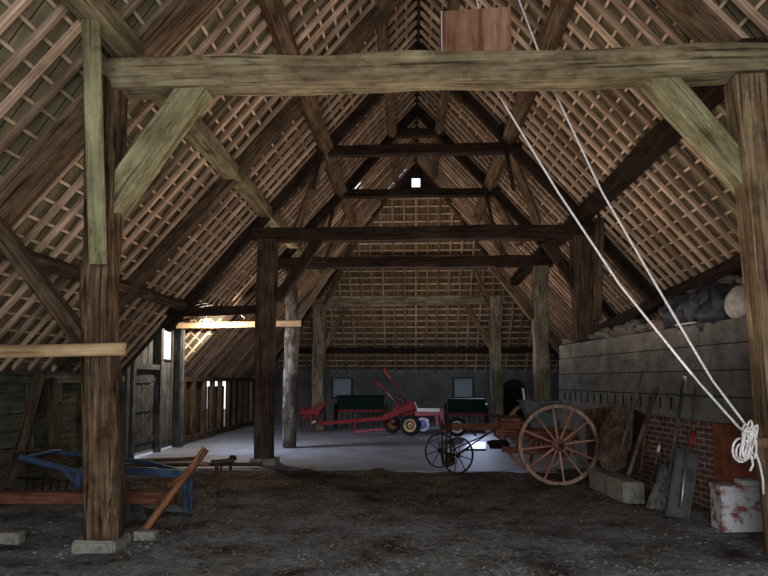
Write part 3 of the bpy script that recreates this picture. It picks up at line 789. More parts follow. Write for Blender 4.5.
# things lying on the wall top
def heap(name, label, cat, Y0_, Y1_, h, mat, seed, n=5, w=.22, amp=.5, x=.2, z0=0):
    bm = bmesh.new()
    for i in range(n):
        t = (i+.5)/n; y = lerp(Y0_, Y1_, t); rr_ = random.Random(seed*9+i)
        L = (Y1_-Y0_)/n*.85
        lump(bm, (wx(y)+x+rr_.uniform(-.03, .05), y, WT+z0+h*.42), (w*rr_.uniform(.8, 1.1), L, h*rr_.uniform(.45, .62)), seed+i, 3, amp, rr_.uniform(-.2, .2))
    return tag(link(name, bm, M[mat], None, None, True), label, cat)
heap('tarpaulin', 'crumpled dark tarpaulin heaped on the near end of the block wall', 'tarpaulin', 7.9, 9.3, .48, 'tarp', 3, 5, .26, .7)
heap('cloth_sheet', 'blue-grey sheet thrown over the back of the dark tarpaulin', 'cloth', 7.8, 9.1, .3, 'sack', 21, 4, .2, .5, .42, .28)
heap('white_bundle', 'rounded white bundle at the near end of the wall top', 'bundle', 7.5, 7.85, .36, 'white_sack', 8, 1, .17, .12, at(738, 300, 7.78).x-wx(7.78), .03)
heap('feed_sack', 'pinkish brown empty sack at the far end of the tarpaulin', 'sack', 9.35, 9.85, .2, 'pink_sack', 12, 2, .17, .6)
heap('feed_sack', 'long grey sack slumped along the middle of the wall top', 'sack', 10.0, 11.2, .22, 'sack', 31, 5, .2, .7)
heap('feed_sack', 'grey sack folded over the wall top before the brown post', 'sack', 11.3, 12.1, .17, 'sack', 42, 3, .2, .7)
heap('feed_sack', 'last small grey sack at the far end of the wall top', 'sack', 12.85, 13.4, .15, 'sack', 52, 2, .2, .7)
bm = bmesh.new(); add_box(bm, (0, 0, .012), (.1, .42, .024), Matrix.Rotation(.15, 3, 'Z')); tag(link('wood_offcut', bm, M['white_sack'], None, Matrix.Translation((wx(8.65)+.03, 8.65, WT+.005))), 'short white board on the front edge of the wall under the tarpaulin', 'board')

# concrete trough block
c0 = atz(624, 504, 0); c1 = atz(589, 487, 0)
d = (c1-c0); d.z = 0; L = d.length; d.normalize(); e = V((d.y, -d.x, 0))
TM = Matrix((d, e, V((0, 0, 1)))).transposed().to_4x4(); TM.translation = c0+V((0, 0, -.02))
bm = bmesh.new(); vs = add_box(bm, (L/2, .15, .155), (L, .3, .31)); bmesh.ops.bevel(bm, geom=bm.edges[:], offset=.02, segments=2, affect='EDGES')
tag(link('concrete_block', bm, M['stone'], None, TM), 'long squared grey-green block lying beside the big cart wheel', 'block')

# wooden boards leaning on the wall
def lean_poly(name, label, cat, pts, Ys, th, mat):
    """flat panel through photographed corners, each at its own depth"""
    P = [at(px, py, y) for (px, py), y in zip(pts, Ys)]
    bm = bmesh.new(); add_prism(bm, P, (wn_*th))
    return tag(link(name, bm, M[mat]), label, cat)
lean_poly('leaning_board', 'brown board with a rounded left foot leaning on the wall behind the block', 'board',
          [(612, 408), (632, 404), (630, 440), (626, 466), (613, 472), (602, 468), (597, 455), (600, 430)], [9.75, 9.6, 9.25, 9.1, 9.25, 9.4, 9.55, 9.7], .03, 'grey_wood').data.materials[0] = wood('panel_wood', (.05, .035, .028), (.12, .088, .07), (.19, .145, .12), .8, .05)
lean_poly('leaning_board', 'dark brown board leaning behind the rounded board', 'board',
          [(584, 410), (613, 406), (611, 440), (604, 470), (588, 462)], [11.3, 10.6, 10.2, 10.1, 10.9], .03, 'dark_wood').data.materials[0] = M['mid_wood']
lean_poly('leaning_board', 'narrow dark board leaning between rounded board and poles', 'board',
          [(634, 410), (643, 414), (636, 470), (626, 468)], [9.7, 9.4, 8.9, 9.0], .025, 'dark_wood')
def pole(name, label, a, b_, Ya, Yb, r, mat, cat='pole'):
    p, q = at(*a, Ya), at(*b_, Yb)
    return tube(name, [p, p.lerp(q, .5)+V((.0, .0, .01)), q], r, mat, None, 8, label, cat)
pole('wooden_pole', 'thin pale pole leaning over the rounded board', (621, 450), (643, 371), 9.0, 9.5, .014, 'pale_wood').data.materials[0] = M['brown_wood']
pole('wooden_pole', 'thicker grey-brown pole leaning on the wall right of the boards', (628, 476), (657, 388), 8.75, 9.2, .03, 'mid_wood')
pole('wooden_pole', 'dark pole standing nearly upright against the brick footing', (640, 480), (648, 405), 8.9, 9.0, .018, 'mid_wood')
pole('wooden_pole', 'thin dark pole leaning behind the grey shovel handle', (690, 447), (696, 380), 8.1, 8.5, .012, 'mid_wood')
# shovels
def shovel(label, root, blade, bY, handle, hY, mat, hmat, tip=None, hr=.017):
    t = thing('grain_shovel', label, 'shovel', atz(*root, 0))
    P = [at(px, py, y) for (px, py), y in zip(blade, bY)]
    bm = bmesh.new(); c = sum(P, V())/len(P); n_ = (P[1]-P[0]).cross(P[2]-P[0]).normalized()
    k = 8; ring = []
    # dished blade with raised sides
    A, B, Cc, D = P
    g = []
    for i in range(k+1):
        row = []
        for j in range(k+1):
            u, v = i/k, j/k
            p = A.lerp(B, u).lerp(D.lerp(Cc, u), v)+wn_*(.05*(1-(2*u-1)**2)*(.4+.6*v))
            row.append(bm.verts.new(p))
        g.append(row)
    for i in range(k):
        for j in range(k): bm.faces.new((g[i][j], g[i+1][j], g[i+1][j+1], g[i][j+1]))
    o = link('blade', bm, M[mat], t, None, True); md = o.modifiers.new('thick', 'SOLIDIFY'); md.thickness = .012
    hp = [at(px, py, y) for (px, py), y in zip(handle, hY)]
    tube('handle', hp, hr, hmat, t, 8)
    if tip: tube('grip', [at(*tip[0], hY[-1]), at(*tip[1], hY[-1])], .026, 'white_sack', t, 8)
    return t
shovel('big grey flat-bladed shovel with a long handle and white worn grip', (655, 512), [(661, 464), (676, 464), (670, 513), (645, 508)], [7.95, 7.9, 7.6, 7.7],
       [(667, 497), (673, 450), (684, 379)], [7.72, 7.9, 8.25], 'grey_wood', 'grey_wood', ((682.5, 392), (685, 376)), .022)
shovel('wide dark-bladed shovel nearest the brick pier with a pale handle', (672, 518), [(676, 448), (701, 452), (689, 521), (665, 516)], [7.8, 7.72, 7.4, 7.55],
       [(681, 508), (684, 480), (688.5, 447)], [7.42, 7.55, 7.7], 'dark_wood', 'steel', None, .014).children[0].data.materials[0] = plain('blade_dark', (.09, .09, .1), .7, col2=(.045, .045, .05))
t = thing('hand_fork', 'tool with a red handle standing between the two shovels', 'tool', atz(669, 500, 0))
tube('handle', [at(694, 431, 7.95), at(690, 446, 7.9)], .026, 'red_paint', t); tube('shaft', [at(690, 446, 7.9), at(668, 499, 7.62)], .013, 'rust_wood', t)
t = thing('hand_fork', 'short rusty tool leaning at the brick footing left of shovels', 'tool', atz(650, 500, 0))
tube('shaft', [at(658.5, 450, 8.4), at(651, 485, 8.2)], .016, 'mid_wood', t); tube('tip', [at(659.5, 445, 8.42), at(657.5, 455, 8.38)], .02, 'white_sack', t)

# ------------------------------------------------------------------ rope
bx = thing('plywood_box', 'reddish plywood box sitting on top of the big tie beam', 'box', (at(476, 52, F1).x, F1, TIEZ+.15))
q0, q1 = at(441, 53, 6.15), at(511, 52, 6.15); z1 = at(441, 13, 6.15).z; zb = TIEZ+.157
bm = bmesh.new(); add_prism(bm, [V((q0.x, 6.12, zb)), V((q1.x, 6.12, zb)), V((q1.x, 6.12, z1+.03)), V((q0.x, 6.12, z1))], (0, .012, 0)); link('front_panel', bm, M['ply'], bx)
bm = bmesh.new()
for x in (q0.x+.006, q1.x-.006): add_box(bm, (x, 6.27, (zb+z1)/2), (.012, .28, z1-zb))
add_box(bm, ((q0.x+q1.x)/2, 6.27, zb+.01), (q1.x-q0.x-.03, .28, .012)); add_box(bm, ((q0.x+q1.x)/2, 6.405, (zb+z1)/2), (q1.x-q0.x, .012, z1-zb)); link('side_panels', bm, M['ply'], bx)
bm = bmesh.new(); add_box(bm, (q0.x+.006, 6.113, (zb+z1)/2), (.014, .01, z1-zb)); link('edge_strip', bm, M['white_sack'], bx)
hk = at(745, 425, 6.02)
PY_ = 7.2
ropeA = [at(745, 424, 6.0), at(712, 380, 6.2), at(655, 283, 6.5), at(602, 192, 6.75), at(553.7, 90, 7.0), at(538, 50, 7.1), at(519, 0, 7.2), at(500, -60, 7.3)]
ropeB = [at(742, 431, 6.0), at(700, 384, 6.2), at(620, 285, 6.5), at(558, 192, 6.75), at(497, 92, 7.0), at(487, 50, 7.05), at(477, 0, 7.1), at(466, -60, 7.15)]
tube('hoist_rope', ropeA, .012, 'rope', None, 8, 'right-hand white rope running from the roof to the edge post', 'rope')
tube('hoist_rope', ropeB, .012, 'rope', None, 8, 'left-hand white rope running from behind the plywood box to the post', 'rope')
t = thing('rope_coil', 'hank of white rope hung on a wooden peg on right edge post', 'rope', at(750, 440, 6.0))
bm = bmesh.new(); rc = random.Random(2)
for i in range(10):
    cx, cy = 749+rc.uniform(-4, 4), 440+rc.uniform(-2, 4); rx_, ry_ = rc.uniform(1.5, 5), rc.uniform(12, 19); tilt = rc.uniform(-.2, .35)
    pts = []
    for k in range(17):
        a = 2*math.pi*k/16; x = rx_*math.cos(a); y = ry_*math.sin(a)
        pts.append(at(cx+x*math.cos(tilt)+y*math.sin(tilt)*-1, cy+y*math.cos(tilt)+x*math.sin(tilt), 5.97-.012*i+.02*math.sin(a*2+i)))
    add_tube(bm, pts, .0095, 7)
pts = [at(744+7*math.cos(a)-1, 452+9*math.sin(a), 5.93) for a in [k*.4 for k in range(16)]]
add_tube(bm, pts, .011, 7); pts = [at(741+8.5*math.cos(a), 450+12*math.sin(a), 5.9) for a in [k*.4-1 for k in range(15)]]; add_tube(bm, pts, .011, 7)
add_tube(bm, [at(740, 428, 5.9), at(748, 432, 5.86), at(755, 430, 5.88), at(757, 437, 5.9)], .013, 7)
link('hank', bm, M['rope'], t, None, True)
tube('tail', [at(755, 450, 5.95), at(760, 465, 5.94), at(763, 480, 5.94), at(763.5, 494, 5.94)], .011, 'rope', t); tube('tail', [at(751, 455, 5.95), at(753, 465, 5.94), at(750, 471, 5.93)], .011, 'rope', t)
bar('peg', at(750, 443, 5.93), at(764, 443, 6.1), .07, .1, 'pale_wood', t)

# ------------------------------------------------------------------ cart with two large wheels
AXR = Matrix.Rotation(0, 4, 'Z')
wc = at(558.5, 442.5, 10.25); WR = .655; wc.z = WR+.0
def spoked(parent, c, rad, axis, nsp, rimw, rimt, rmat, smat, spr, hubr, hubl, phase=0, tyre=None, dish=0):
    """wheel > rim, hub, spokes"""
    y = V(axis).normalized(); z = V((0, 0, 1)); x = y.cross(z).normalized()
    m = Matrix((x, y, z)).transposed().to_4x4(); m.translation = V(c)
    bm = bmesh.new(); add_ring(bm, rad-rimt, rad-.006, rimw, 48, m); wh = link('wheel', bm, M[rmat], parent, None, False)
    bm = bmesh.new(); add_ring(bm, rad-.007, rad, rimw*.95, 48, m); link('tyre_band', bm, M[tyre or 'rust_iron'], wh)
    bm = bmesh.new(); add_lathe(bm, [(0, -hubl/2), (hubr*.55, -hubl/2), (hubr*.62, -hubl*.3), (hubr, -hubl*.12), (hubr, hubl*.15), (hubr*.7, hubl/2), (0, hubl/2)], 20, m); link('hub', bm, M[smat], wh, None, True)
    bm = bmesh.new(); add_lathe(bm, [(0, -hubl/2-.03), (hubr*.38, -hubl/2-.03), (hubr*.38, -hubl/2+.02), (0, -hubl/2+.02)], 16, m); link('hub_cap', bm, M['iron'], wh, None, True)
    for k in range(nsp):
        a = 2*math.pi*k/nsp+phase; dv = V((math.cos(a), 0, math.sin(a)))
        p0 = m @ (dv*hubr*.8); p1 = m @ (dv*(rad-rimt*.8))
        if nsp > 9:
            bar('spoke', p0, p1, spr*2, spr*1.5, smat, wh, up=V(axis), taper=.75)
        else: tube('spoke', [p0, p1], spr, smat, wh, 6)
    return wh
cart = thing('farm_cart', 'old red horse-drawn implement with two large twelve-spoked cart wheels', 'cart', (wc.x, 10.9, 0))
spoked(cart, wc, WR, (0, 1, 0), 12, .055, .062, 'wheel_wood', 'spoke_wood', .02, .1, .26, .13)
wc2 = V((wc.x-.03, 11.75, WR+.02))
spoked(cart, wc2, WR, (0, 1, 0), 12, .055, .062, 'wheel_wood', 'spoke_wood', .02, .1, .26, .3)
tube('axle', [wc+V((0, .1, 0)), wc2-V((0, .1, 0))], .035, 'iron', cart)
zc = .82
xl = at(455, 428, 11).x; xrr = wc.x+.45
for k, y in enumerate((10.72, 11.3)):
    bar('side_rail', (wc.x-.95, y, zc), (xrr, y, zc-.06), .09, .11, 'red_wood', cart, wob=.006)
for x in (wc.x-.85, wc.x-.3, wc.x+.4): bar('cross_rail', (x, 10.65, zc-.09), (x, 11.4, zc-.09), .08, .08, 'red_wood', cart)
bar('draught_pole', (wc.x-.4, 11.0, zc+.06), at(449, 426, 11.7), .09, .11, 'red_wood', cart, wob=.01)
bm = bmesh.new(); zt_ = at(540, 402, 10.9).z; hx0, hx1 = at(522, 402, 10.9).x, at(562, 402, 10.9).x
for sgn in (0, 1): pass
T0 = [V((hx0, 10.75, zt_)), V((hx1, 10.75, zt_)), V((hx1, 11.25, zt_)), V((hx0, 11.25, zt_))]
B0 = [V((hx0+.16, 10.9, .88)), V((hx1-.1, 10.9, .88)), V((hx1-.1, 11.1, .88)), V((hx0+.16, 11.1, .88))]
tv = [bm.verts.new(p) for p in T0]; bv = [bm.verts.new(p) for p in B0]
for i in range(4): bm.faces.new((tv[i], tv[(i+1) % 4], bv[(i+1) % 4], bv[i]))
bm.faces.new(bv)
hp = link('hopper', bm, plain('hopper_grey', (.11, .13, .14), .8, col2=(.06, .075, .08)), cart)
bm = bmesh.new(); add_box(bm, ((hx0+hx1)/2, 11.0, zt_+.01), (hx1-hx0+.05, .56, .035)); link('hopper_lid', bm, M['grey_wood'], hp)
bar('seat_box', (at(500, 425, 10.9).x, 10.95, .93), (at(519, 425, 10.9).x, 10.95, .93), .3, .24, 'red_wood', cart)
bm = bmesh.new(); add_box(bm, (at(506, 417, 10.9).x, 10.95, 1.07), (.62, .3, .03), Matrix.Rotation(.06, 3, 'Y')); link('footboard', bm, M['dark_wood'], cart)
tube('lever', [V((at(527, 401, 11.1).x, 11.1, 1.0)), at(524, 396, 11.1), at(523, 388, 11.1)], .022, 'white_sack', cart)
for a, b_ in (((520, 432), (516, 452)), ((535, 440), (530, 462)), ((571, 430), (575, 455))):
    tube('coulter', [at(*a, 11.0), at(*b_, 11.1)], .02, 'red_wood', cart)
bar('under_beam', (wc.x-.8, 11.0, .5), (wc.x+.35, 11.0, .42), .12, .1, 'red_wood', cart)
bm = bmesh.new(); lump(bm, at(498, 444, 11.6)+V((0, 0, 0)), (.22, .1, .08), 4, 2, .5); link('gear_case', bm, M['black'], cart)
tube('hanger', [at(510, 430, 11.5), at(500, 444, 11.6)], .02, 'iron', cart)
# small front wheels
fa, fb = at(440, 449.5, 12.0), at(458, 451, 11.45); fr = .33
fa.z = fr+.0; fb.z = fr
ax = (fb-fa); ax.z = 0
for c, ph in ((fa, .2), (fb, .5)):
    c = c.copy(); c.z = fr+ (.03 if c.y > 11.9 else .0)
    spoked(cart, c, fr, -ax, 8, .035, .022, 'iron', 'iron', .009, .04, .14, ph, 'iron')
tube('front_axle', [fa, fb], .022, 'iron', cart)
for px in (442, 446, 450.5): tube('steering_rod', [at(px, 420, 11.4), at(px+.5, 462, 11.4)], .02, 'iron', cart, 6)
bm = bmesh.new(); lump(bm, at(450, 460, 11.7), (.11, .08, .12), 6, 2, .5); link('turntable', bm, M['rust_iron'], cart)
bm = bmesh.new(); add_box(bm, at(446, 427, 11.75), (.24, .14, .1)); link('yoke', bm, M['iron'], cart)
for a, b_, Y in (((452, 450), (492, 432), 11.5), ((456, 455), (512, 418), 11.4), ((470, 430), (476, 436), 11.3)): tube('brace_rod', [at(*a, Y+.1), at(*b_, Y-.2)], .014, 'iron', cart, 6)
bm = bmesh.new(); add_prism(bm, [atz(463, 449, .035), atz(486, 449, .035), atz(486, 442, .035), atz(470, 442, .035)], (0, 0, .006)); tag(link('light_patch', bm, M['white_paint_glint']), 'bright patch of light painted white on the concrete behind the draught pole', 'light patch')  # flat white piece added as a bright reflection on the floor

# ------------------------------------------------------------------ machines at the far end
def rubber_wheel(parent, c, rad, wd, axis, rim='cream_paint', tyre='rubber'):
    y = V(axis).normalized(); z = V((0, 0, 1)); x = y.cross(z).normalized()
    m = Matrix((x, y, z)).transposed().to_4x4(); m.translation = V(c)
    bm = bmesh.new(); ri = rad*.6
    add_lathe(bm, [(ri, -wd*.4), (rad*.8, -wd*.52), (rad*.95, -wd*.4), (rad, -wd*.2), (rad, wd*.2), (rad*.95, wd*.4), (rad*.8, wd*.52), (ri, wd*.4), (ri, -wd*.4)], 28, m)
    wh = link('wheel', bm, M[tyre], parent, None, True)
    bm = bmesh.new(); add_lathe(bm, [(ri+.005, -wd*.44), (ri*.82, -wd*.42), (ri*.78, -wd*.15), (ri*.4, -wd*.1), (ri*.36, -wd*.3), (0, -wd*.3)], 24, m)
    add_lathe(bm, [(ri, wd*.38), (0, wd*.3)], 24, m); link('rim', bm, M[rim], wh, None, True)
    bm = bmesh.new(); add_lathe(bm, [(ri*.74, -wd*.16), (ri*.42, -wd*.13)], 24, m); add_lathe(bm, [(ri*.2, -wd*.38), (0, -wd*.38)], 12, m); link('wheel_disc', bm, M['rust_wood'], wh, None, True)
    return wh
mc = thing('baler_chassis', 'red farm machine with rubber tyres, cream rims and two raised levers', 'farm machine', atz(405, 436, .03))
t1 = at(410.5, 425.2, 18.8); t1.z = .345
rubber_wheel(mc, t1, .315, .2, (.28, 1, 0))
t2 = at(392.5, 424, 19.6); t2.z = .33; rubber_wheel(mc, t2, .29, .18, (.28, 1, 0), 'rust_iron')
tube('axle', [t1, t2], .04, 'iron', mc)
def rb(n, a, b_, Ya, Yb, w, mat='red_paint'): return bar(n, at(*a, Ya), at(*b_, Yb), w, w*1.2, mat, mc)
rb('main_beam', (384, 418), (416, 405), 19.1, 18.9, .16); rb('main_beam', (394, 409), (417, 416), 19.4, 19.0, .14)
rb('mast', (412, 418), (410, 401), 19.0, 19.0, .14); rb('mast', (397, 412), (400, 400), 19.1, 19.1, .08); rb('mast', (404, 412), (404, 403), 19.2, 19.2, .1)
rb('gear_housing', (402, 412), (416, 410), 19.1, 19.1, .26)
tube('lever', [at(407.5, 403, 19.0), at(384, 368.5, 19.0)], .032, 'red_paint', mc); tube('lever', [at(400, 402, 19.0), at(386, 390, 19.0), at(373, 379.5, 19.0)], .032, 'red_paint', mc)
tube('link_rod', [at(398, 405, 18.95), at(387, 392, 18.95)], .02, 'steel', mc)
rb('top_highlight', (417, 409.8), (440, 410.2), 18.8, 18.7, .09, 'white_paint_glint'); rb('front_arm', (415, 413.5), (443, 413), 18.85, 18.75, .13, 'pink_paint')  # white bar paints in the highlight along the top of the arm
rb('front_leg', (441.5, 409), (443.5, 432), 18.75, 18.75, .12, 'pink_paint'); rb('front_leg', (436, 414), (438, 426), 18.8, 18.8, .09, 'pink_paint')
rb('drawbar', (386, 418), (318, 424), 19.4, 20.2, .1); rb('drawbar', (385, 429), (354, 432), 19.2, 19.0, .06, 'pink_paint'); rb('stay', (354, 424), (356, 434), 19.6, 19.6, .06)
c = at(423, 424.5, 18.75); bm = bmesh.new()
m = Matrix.Translation(c) @ Matrix.Rotation(-.25, 4, 'Z'); add_lathe(bm, [(0, -.05), (.05, -.05), (.06, -.02), (.16, -.015), (.21, -.035), (.215, 0), (0, .01)], 28, m)
link('disc', bm, M['disc_blue'], mc, None, True)
bm = bmesh.new(); add_ring(bm, .15, .2, .05, 28, Matrix.Translation(c+V((0, -.03, 0))) @ Matrix.Rotation(-.25, 4, 'Z')); link('disc_edge', bm, M['white_paint_glint'], mc, None, True)
# single white-hubbed wheel standing behind the draught pole
rw = thing('spare_wheel', 'black-tyred wheel with a white hub behind the draught pole', 'wheel', atz(457, 431, .03))
cw = at(457, 421, 18.4); cw.z = .33
rubber_wheel(rw, cw, .29, .16, (.1, 1, 0), 'white_paint_glint')
# green drills
def drill(label, px0, px1, Y, ztop_, seed):
    x0, x1 = at(px0, 400, Y).x, at(px1, 400, Y).x
    t = thing('seed_drill', label, 'farm machine', ((x0+x1)/2, Y, .03), 0)
    bm = bmesh.new()
    add_prism(bm, [V((x0, Y-.3, ztop_)), V((x0, Y+.3, ztop_)), V((x0, Y+.12, ztop_-.45)), V((x0, Y-.12, ztop_-.45))], (x1-x0, 0, 0)); link('hopper', bm, M['green_paint'], t)
    bm = bmesh.new(); add_box(bm, ((x0+x1)/2, Y, ztop_+.02), (x1-x0+.06, .66, .04)); link('lid', bm, M['black'], t)
    bar('frame', (x0, Y-.1, ztop_-.5), (x1, Y-.1, ztop_-.5), .08, .08, 'red_paint', t)
    n = int((x1-x0)/.17)
    for i in range(n+1):
        x = x0+(x1-x0)*i/n; tube('coulter', [V((x, Y-.1, ztop_-.5)), V((x, Y-.2, .3)), V((x, Y-.35, .05))], .018, 'iron', t, 6)
    for x in (x0-.08, x1+.08): spoked(t, V((x, Y, .45)), .42, (1, .0, 0), 8, .06, .03, 'iron', 'iron', .012, .05, .12, .1, 'iron')
    return t
drill('dark green seed drill standing before the left far window', 338, 384, 21.9, 1.12, 1)
drill('dark green seed drill under the right far window', 448, 484, 22.2, 1.0, 2)
# red cultivator at far left
cv = thing('red_cultivator', 'red cultivator with a raised arm beside the far left post', 'farm machine', atz(310, 432, .03))
for a, b_, w in (((300, 413), (320, 412), .12), ((300, 407), (313, 419), .08), ((303, 419), (318, 404), .08), ((316, 416), (325, 402), .09)):
    bar('frame_bar', at(*a, 20.2), at(*b_, 20.2), w, w, 'red_paint', cv)
for px in (302, 306, 310, 314): tube('tine', [at(px, 412, 20.3), at(px-2, 422, 20.2), at(px+1, 431.5, 20.1)], .02, 'rust_iron', cv, 6)
bm = bmesh.new(); lump(bm, at(309, 413, 20.35), (.22, .15, .16), 9, 2, .4); link('gear_case', bm, M['red_paint'], cv)
tube('hose', [at(312, 423, 20.0), at(316, 421, 20.0)], .04, 'cream_paint', cv)

# ------------------------------------------------------------------ left foreground
bf = thing('implement_frame', 'bright blue painted implement frame behind the nearest left post', 'farm machine', atz(110, 505, 0))
def bb(n, pts, Ys, w, mat='blue_paint', h=None):
    P = [at(*p, y) for p, y in zip(pts, Ys)]
    for p, q in zip(P[:-1], P[1:]): bar(n, p, q, w, h or w, mat, bf)
bb('tongue', [(21, 457), (84, 474)], [8.2, 8.0], .075); bb('tongue', [(24, 458), (52, 451), (60, 451)], [8.2, 8.9, 9.2], .05)
bb('long_rail', [(84, 473), (84, 467), (192, 475)], [8.0, 8.0, 8.0], .08, h=.1); bb('cross_rail', [(56, 452), (150, 463), (186, 473)], [9.2, 8.8, 8.2], .06)
bb('leg', [(79, 472), (78, 499)], [8.0, 8.0], .075); bb('leg', [(184, 474), (186, 511)], [8.0, 8.0], .06); bb('leg', [(191, 474), (191, 508)], [8.05, 8.15], .05)
bb('brace', [(178, 476), (190, 490)], [8.0, 8.05], .05); bb('brace', [(60, 467), (78, 486)], [8.05, 8.0], .04)
for px in (28, 36, 44, 52, 60, 68): tube('spring_tine', [at(px, 478, 8.3), at(px-2, 490, 8.25), at(px+1, 499, 8.2)], .012, 'iron', bf, 6)
tube('tine_bar', [at(18, 478, 8.3), at(84, 480, 8.3)], .022, 'iron', bf)
T('timber_beam', 'red-brown timber beam lying level behind the nearest left post', at(-40, 497, 7.05), at(176, 498, 7.2), .13, .13, 'red_wood', .015, 'beam')
T('timber_beam', 'red-brown beam end just above the long red-brown beam', at(118, 492, 7.45), at(165, 494, 7.45), .1, .07, 'red_wood', .01, 'beam')
rp = T('rusty_plank', 'rusty orange plank leaning up over the red-brown beam end', at(143, 534, 6.75), at(206, 449, 7.1), .075, .1, 'rust_wood', .01, 'plank', up=V((0, 1, 0)))
bar('batten', at(168, 487, 6.88), at(193, 470, 7.0), .05, .05, 'rust_wood', rp)
bar('prong', at(196, 462, 7.05), at(208, 464, 7.15), .05, .04, 'brown_wood', rp)
p = atz(128, 517, 0); bm = bmesh.new(); add_box(bm, (0, 0, .15), (.26, .25, .32)); bmesh.ops.bevel(bm, geom=bm.edges[:], offset=.015, segments=1, affect='EDGES')
tag(link('concrete_block', bm, M['blue_stone'], None, Matrix.Translation((p.x, 7.35, -.02))), 'blue-grey block propping the red-brown beam beside the post', 'block')
for px, w_, Yb, l in ((146, .24, 6.62, 'small whitish block on the ground at foot of rusty plank'), (8, .3, 6.5, 'small grey block on the ground at the left edge')):
    bm = bmesh.new(); add_box(bm, (0, 0, .045), (w_, .14, .13)); bmesh.ops.bevel(bm, geom=bm.edges[:], offset=.015, segments=1, affect='EDGES')
    tag(link('concrete_block', bm, M['stone'], None, Matrix.Translation((at(px, 540, Yb).x, Yb, -.01))), l, 'block')
lean = lambda n, l, c, pts, Ys, mat: tag(link(n, (lambda bm: (add_prism(bm, [at(*p, y) for p, y in zip(pts, Ys)], (0, .03, 0)), bm)[1])(bmesh.new()), M[mat]), l, c)
lean('white_board', 'thin whitish board lying under the red-brown beam end', 'board', [(130, 503), (168, 503), (194, 513), (160, 511)], [8.3, 8.3, 7.9, 7.9], 'blue_stone')
lean('grey_board', 'triangular grey board tilted behind the nearest left post', 'board', [(116, 472), (122, 474), (150, 520), (112, 520)], [7.9, 7.9, 7.5, 7.5], 'grey_wood')
T('timber_pole', 'long brown pole lying on the ground past the side door', atz(118, 466, .06), atz(262, 464, .08), .07, .07, 'mid_wood', .02, 'pole')
T('timber_pole', 'second brown pole lying nearer the door in left aisle', atz(122, 461, .06), atz(200, 458, .06), .09, .07, 'brown_wood', .02, 'pole')
# small iron vice-like jack
jk = thing('iron_jack', 'small rusty iron stand with a bar on top, left of second post', 'tool', atz(218, 492, 0))
bar('leg', at(216.5, 462, 9.4), at(218.5, 491, 9.4), .055, .05, 'rust_iron', jk); bar('top_bar', at(211, 462, 9.4), at(234, 460, 9.5), .09, .07, 'iron', jk)
bar('leg', at(231, 461, 9.5), at(230.5, 470, 9.5), .04, .04, 'iron', jk); bm = bmesh.new(); lump(bm, at(233, 458, 9.5), (.06, .05, .05), 3, 2, .3); link('clamp', bm, M['iron'], jk)
tube('leg', [at(222, 462, 9.45), at(221, 470, 9.6)], .015, 'iron', jk)
# timbers leaning on the left wall
for a, b_, Ya, Yb, w_, l in (((8, 490), (40, 372), 8.6, 9.6, .13, 'thick grey timber leaning on the low left wall'), ((30, 462), (27, 376), 9.3, 9.5, .1, 'pale upright stud against the low left wall'),
                             ((56, 468), (52, 378), 10.0, 10.0, .14, 'dark upright stud against the low left wall'), ((44, 455), (84, 478), 8.9, 8.4, .05, 'brown batten lying across the blue frame'),
                             ((-20, 452), (40, 450), 8.3, 9.2, .05, 'thin dark rail at the left edge above the blue frame')):
    T('leaning_timber', l, at(*a, Ya), at(*b_, Yb), w_, w_, 'grey_wood' if 'pale' in l else 'mid_wood', .02, 'timber')
#OBJ-END

GR = {'timber_post': 'posts of the timber frame', 'tie_beam': 'tie beams across the nave', 'principal_rafter': 'principal rafters', 'brace': 'braces of the timber frame',
      'strut': 'slanting struts', 'purlin': 'purlins of the roof', 'collar_beam': 'collar beams under the ridge', 'wind_brace': 'wind braces', 'arcade_plate': 'arcade plates',
      'feed_sack': 'sacks on the wall top', 'leaning_board': 'boards leaning on the block wall', 'wooden_pole': 'poles leaning on the block wall', 'grain_shovel': 'big shovels by the brick footing',
      'seed_drill': 'green seed drills', 'hoist_rope': 'white hoist ropes', 'pad_stone': 'pad stones', 'concrete_block': 'loose blocks on the floor', 'leaning_timber': 'timbers by the low left wall',
      'timber_beam': 'red-brown beams on the left', 'timber_pole': 'poles on the ground in the left aisle', 'hand_fork': 'small tools by the brick footing', 'plank': 'new pale planks'}
for o in list(C.objects):
    k = o.name.split('.')[0]
    if o.parent is None and k in GR and 'label' in o: o['group'] = GR[k]
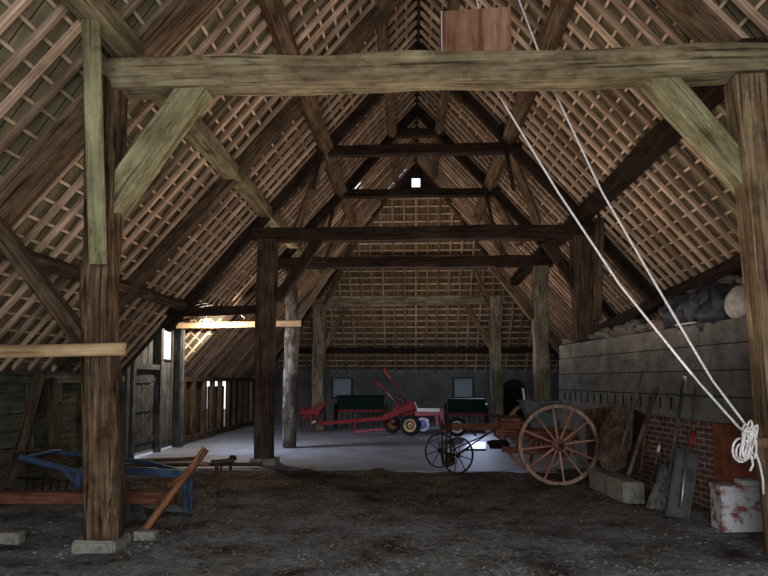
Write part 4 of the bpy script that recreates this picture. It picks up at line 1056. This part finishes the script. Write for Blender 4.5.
# ------------------------------------------------------------------ light
w = bpy.data.worlds.new('world'); bpy.context.scene.world = w; w.use_nodes = True
bg = w.node_tree.nodes['Background']; bg.inputs[0].default_value = (.75, .86, 1.0, 1); bg.inputs[1].default_value = 1.6
def area(name, loc, target, sx, sy, power, col):
    ld = bpy.data.lights.new(name, 'AREA'); ld.shape = 'RECTANGLE'; ld.size = sx; ld.size_y = sy; ld.energy = power; ld.color = col
    o = bpy.data.objects.new(name, ld); C.objects.link(o); o.location = loc
    o.rotation_euler = (V(target)-V(loc)).to_track_quat('-Z', 'Y').to_euler(); return o
def spot(name, loc, target, power, col, ang=90, blend=1, size=.3):
    ld = bpy.data.lights.new(name, 'SPOT'); ld.energy = power; ld.color = col; ld.spot_size = R(ang); ld.spot_blend = blend; ld.shadow_soft_size = size
    o = bpy.data.objects.new(name, ld); C.objects.link(o); o.location = loc
    o.rotation_euler = (V(target)-V(loc)).to_track_quat('-Z', 'Y').to_euler(); return o
area('doorway_fill', (0.2, -2.6, 2.0), (0, 8, 4.2), 4.4, 3.0, 430, (1, .995, .95))  # added fill lamp set in the unseen doorway behind the camera
area('upward_fill_near', (.1, 8.5, 1.74), (.1, 8.5, 9), 5.2, 5, 115, (1, .84, .68))  # added lamp facing up, unseen by the camera, imitates floor bounce
area('upward_fill_far', (.1, 16.5, 1.74), (.1, 16.5, 9), 5.2, 7, 150, (1, .82, .66))  # second added upward lamp, fills the far roof from below
spot('side_door_light', (-5.4, 14.2, 2.6), (-.5, 17, 0), 330, (.62, .74, 1), 120)
spot('back_light', (2.5, 24, 1.95), (-.5, 14.5, 0), 260, (.6, .72, 1), 110)
ld = bpy.data.lights.new('bulb_light', 'POINT'); ld.energy = 230; ld.color = (1, .87, .7); ld.shadow_soft_size = .05
o = bpy.data.objects.new('bulb_light', ld); C.objects.link(o); o.location = bp+V((.12, -.08, -.03))
sc = bpy.context.scene
sc.view_settings.view_transform = 'Standard'; sc.view_settings.look = 'None'; sc.view_settings.exposure = .3; sc.view_settings.gamma = .88
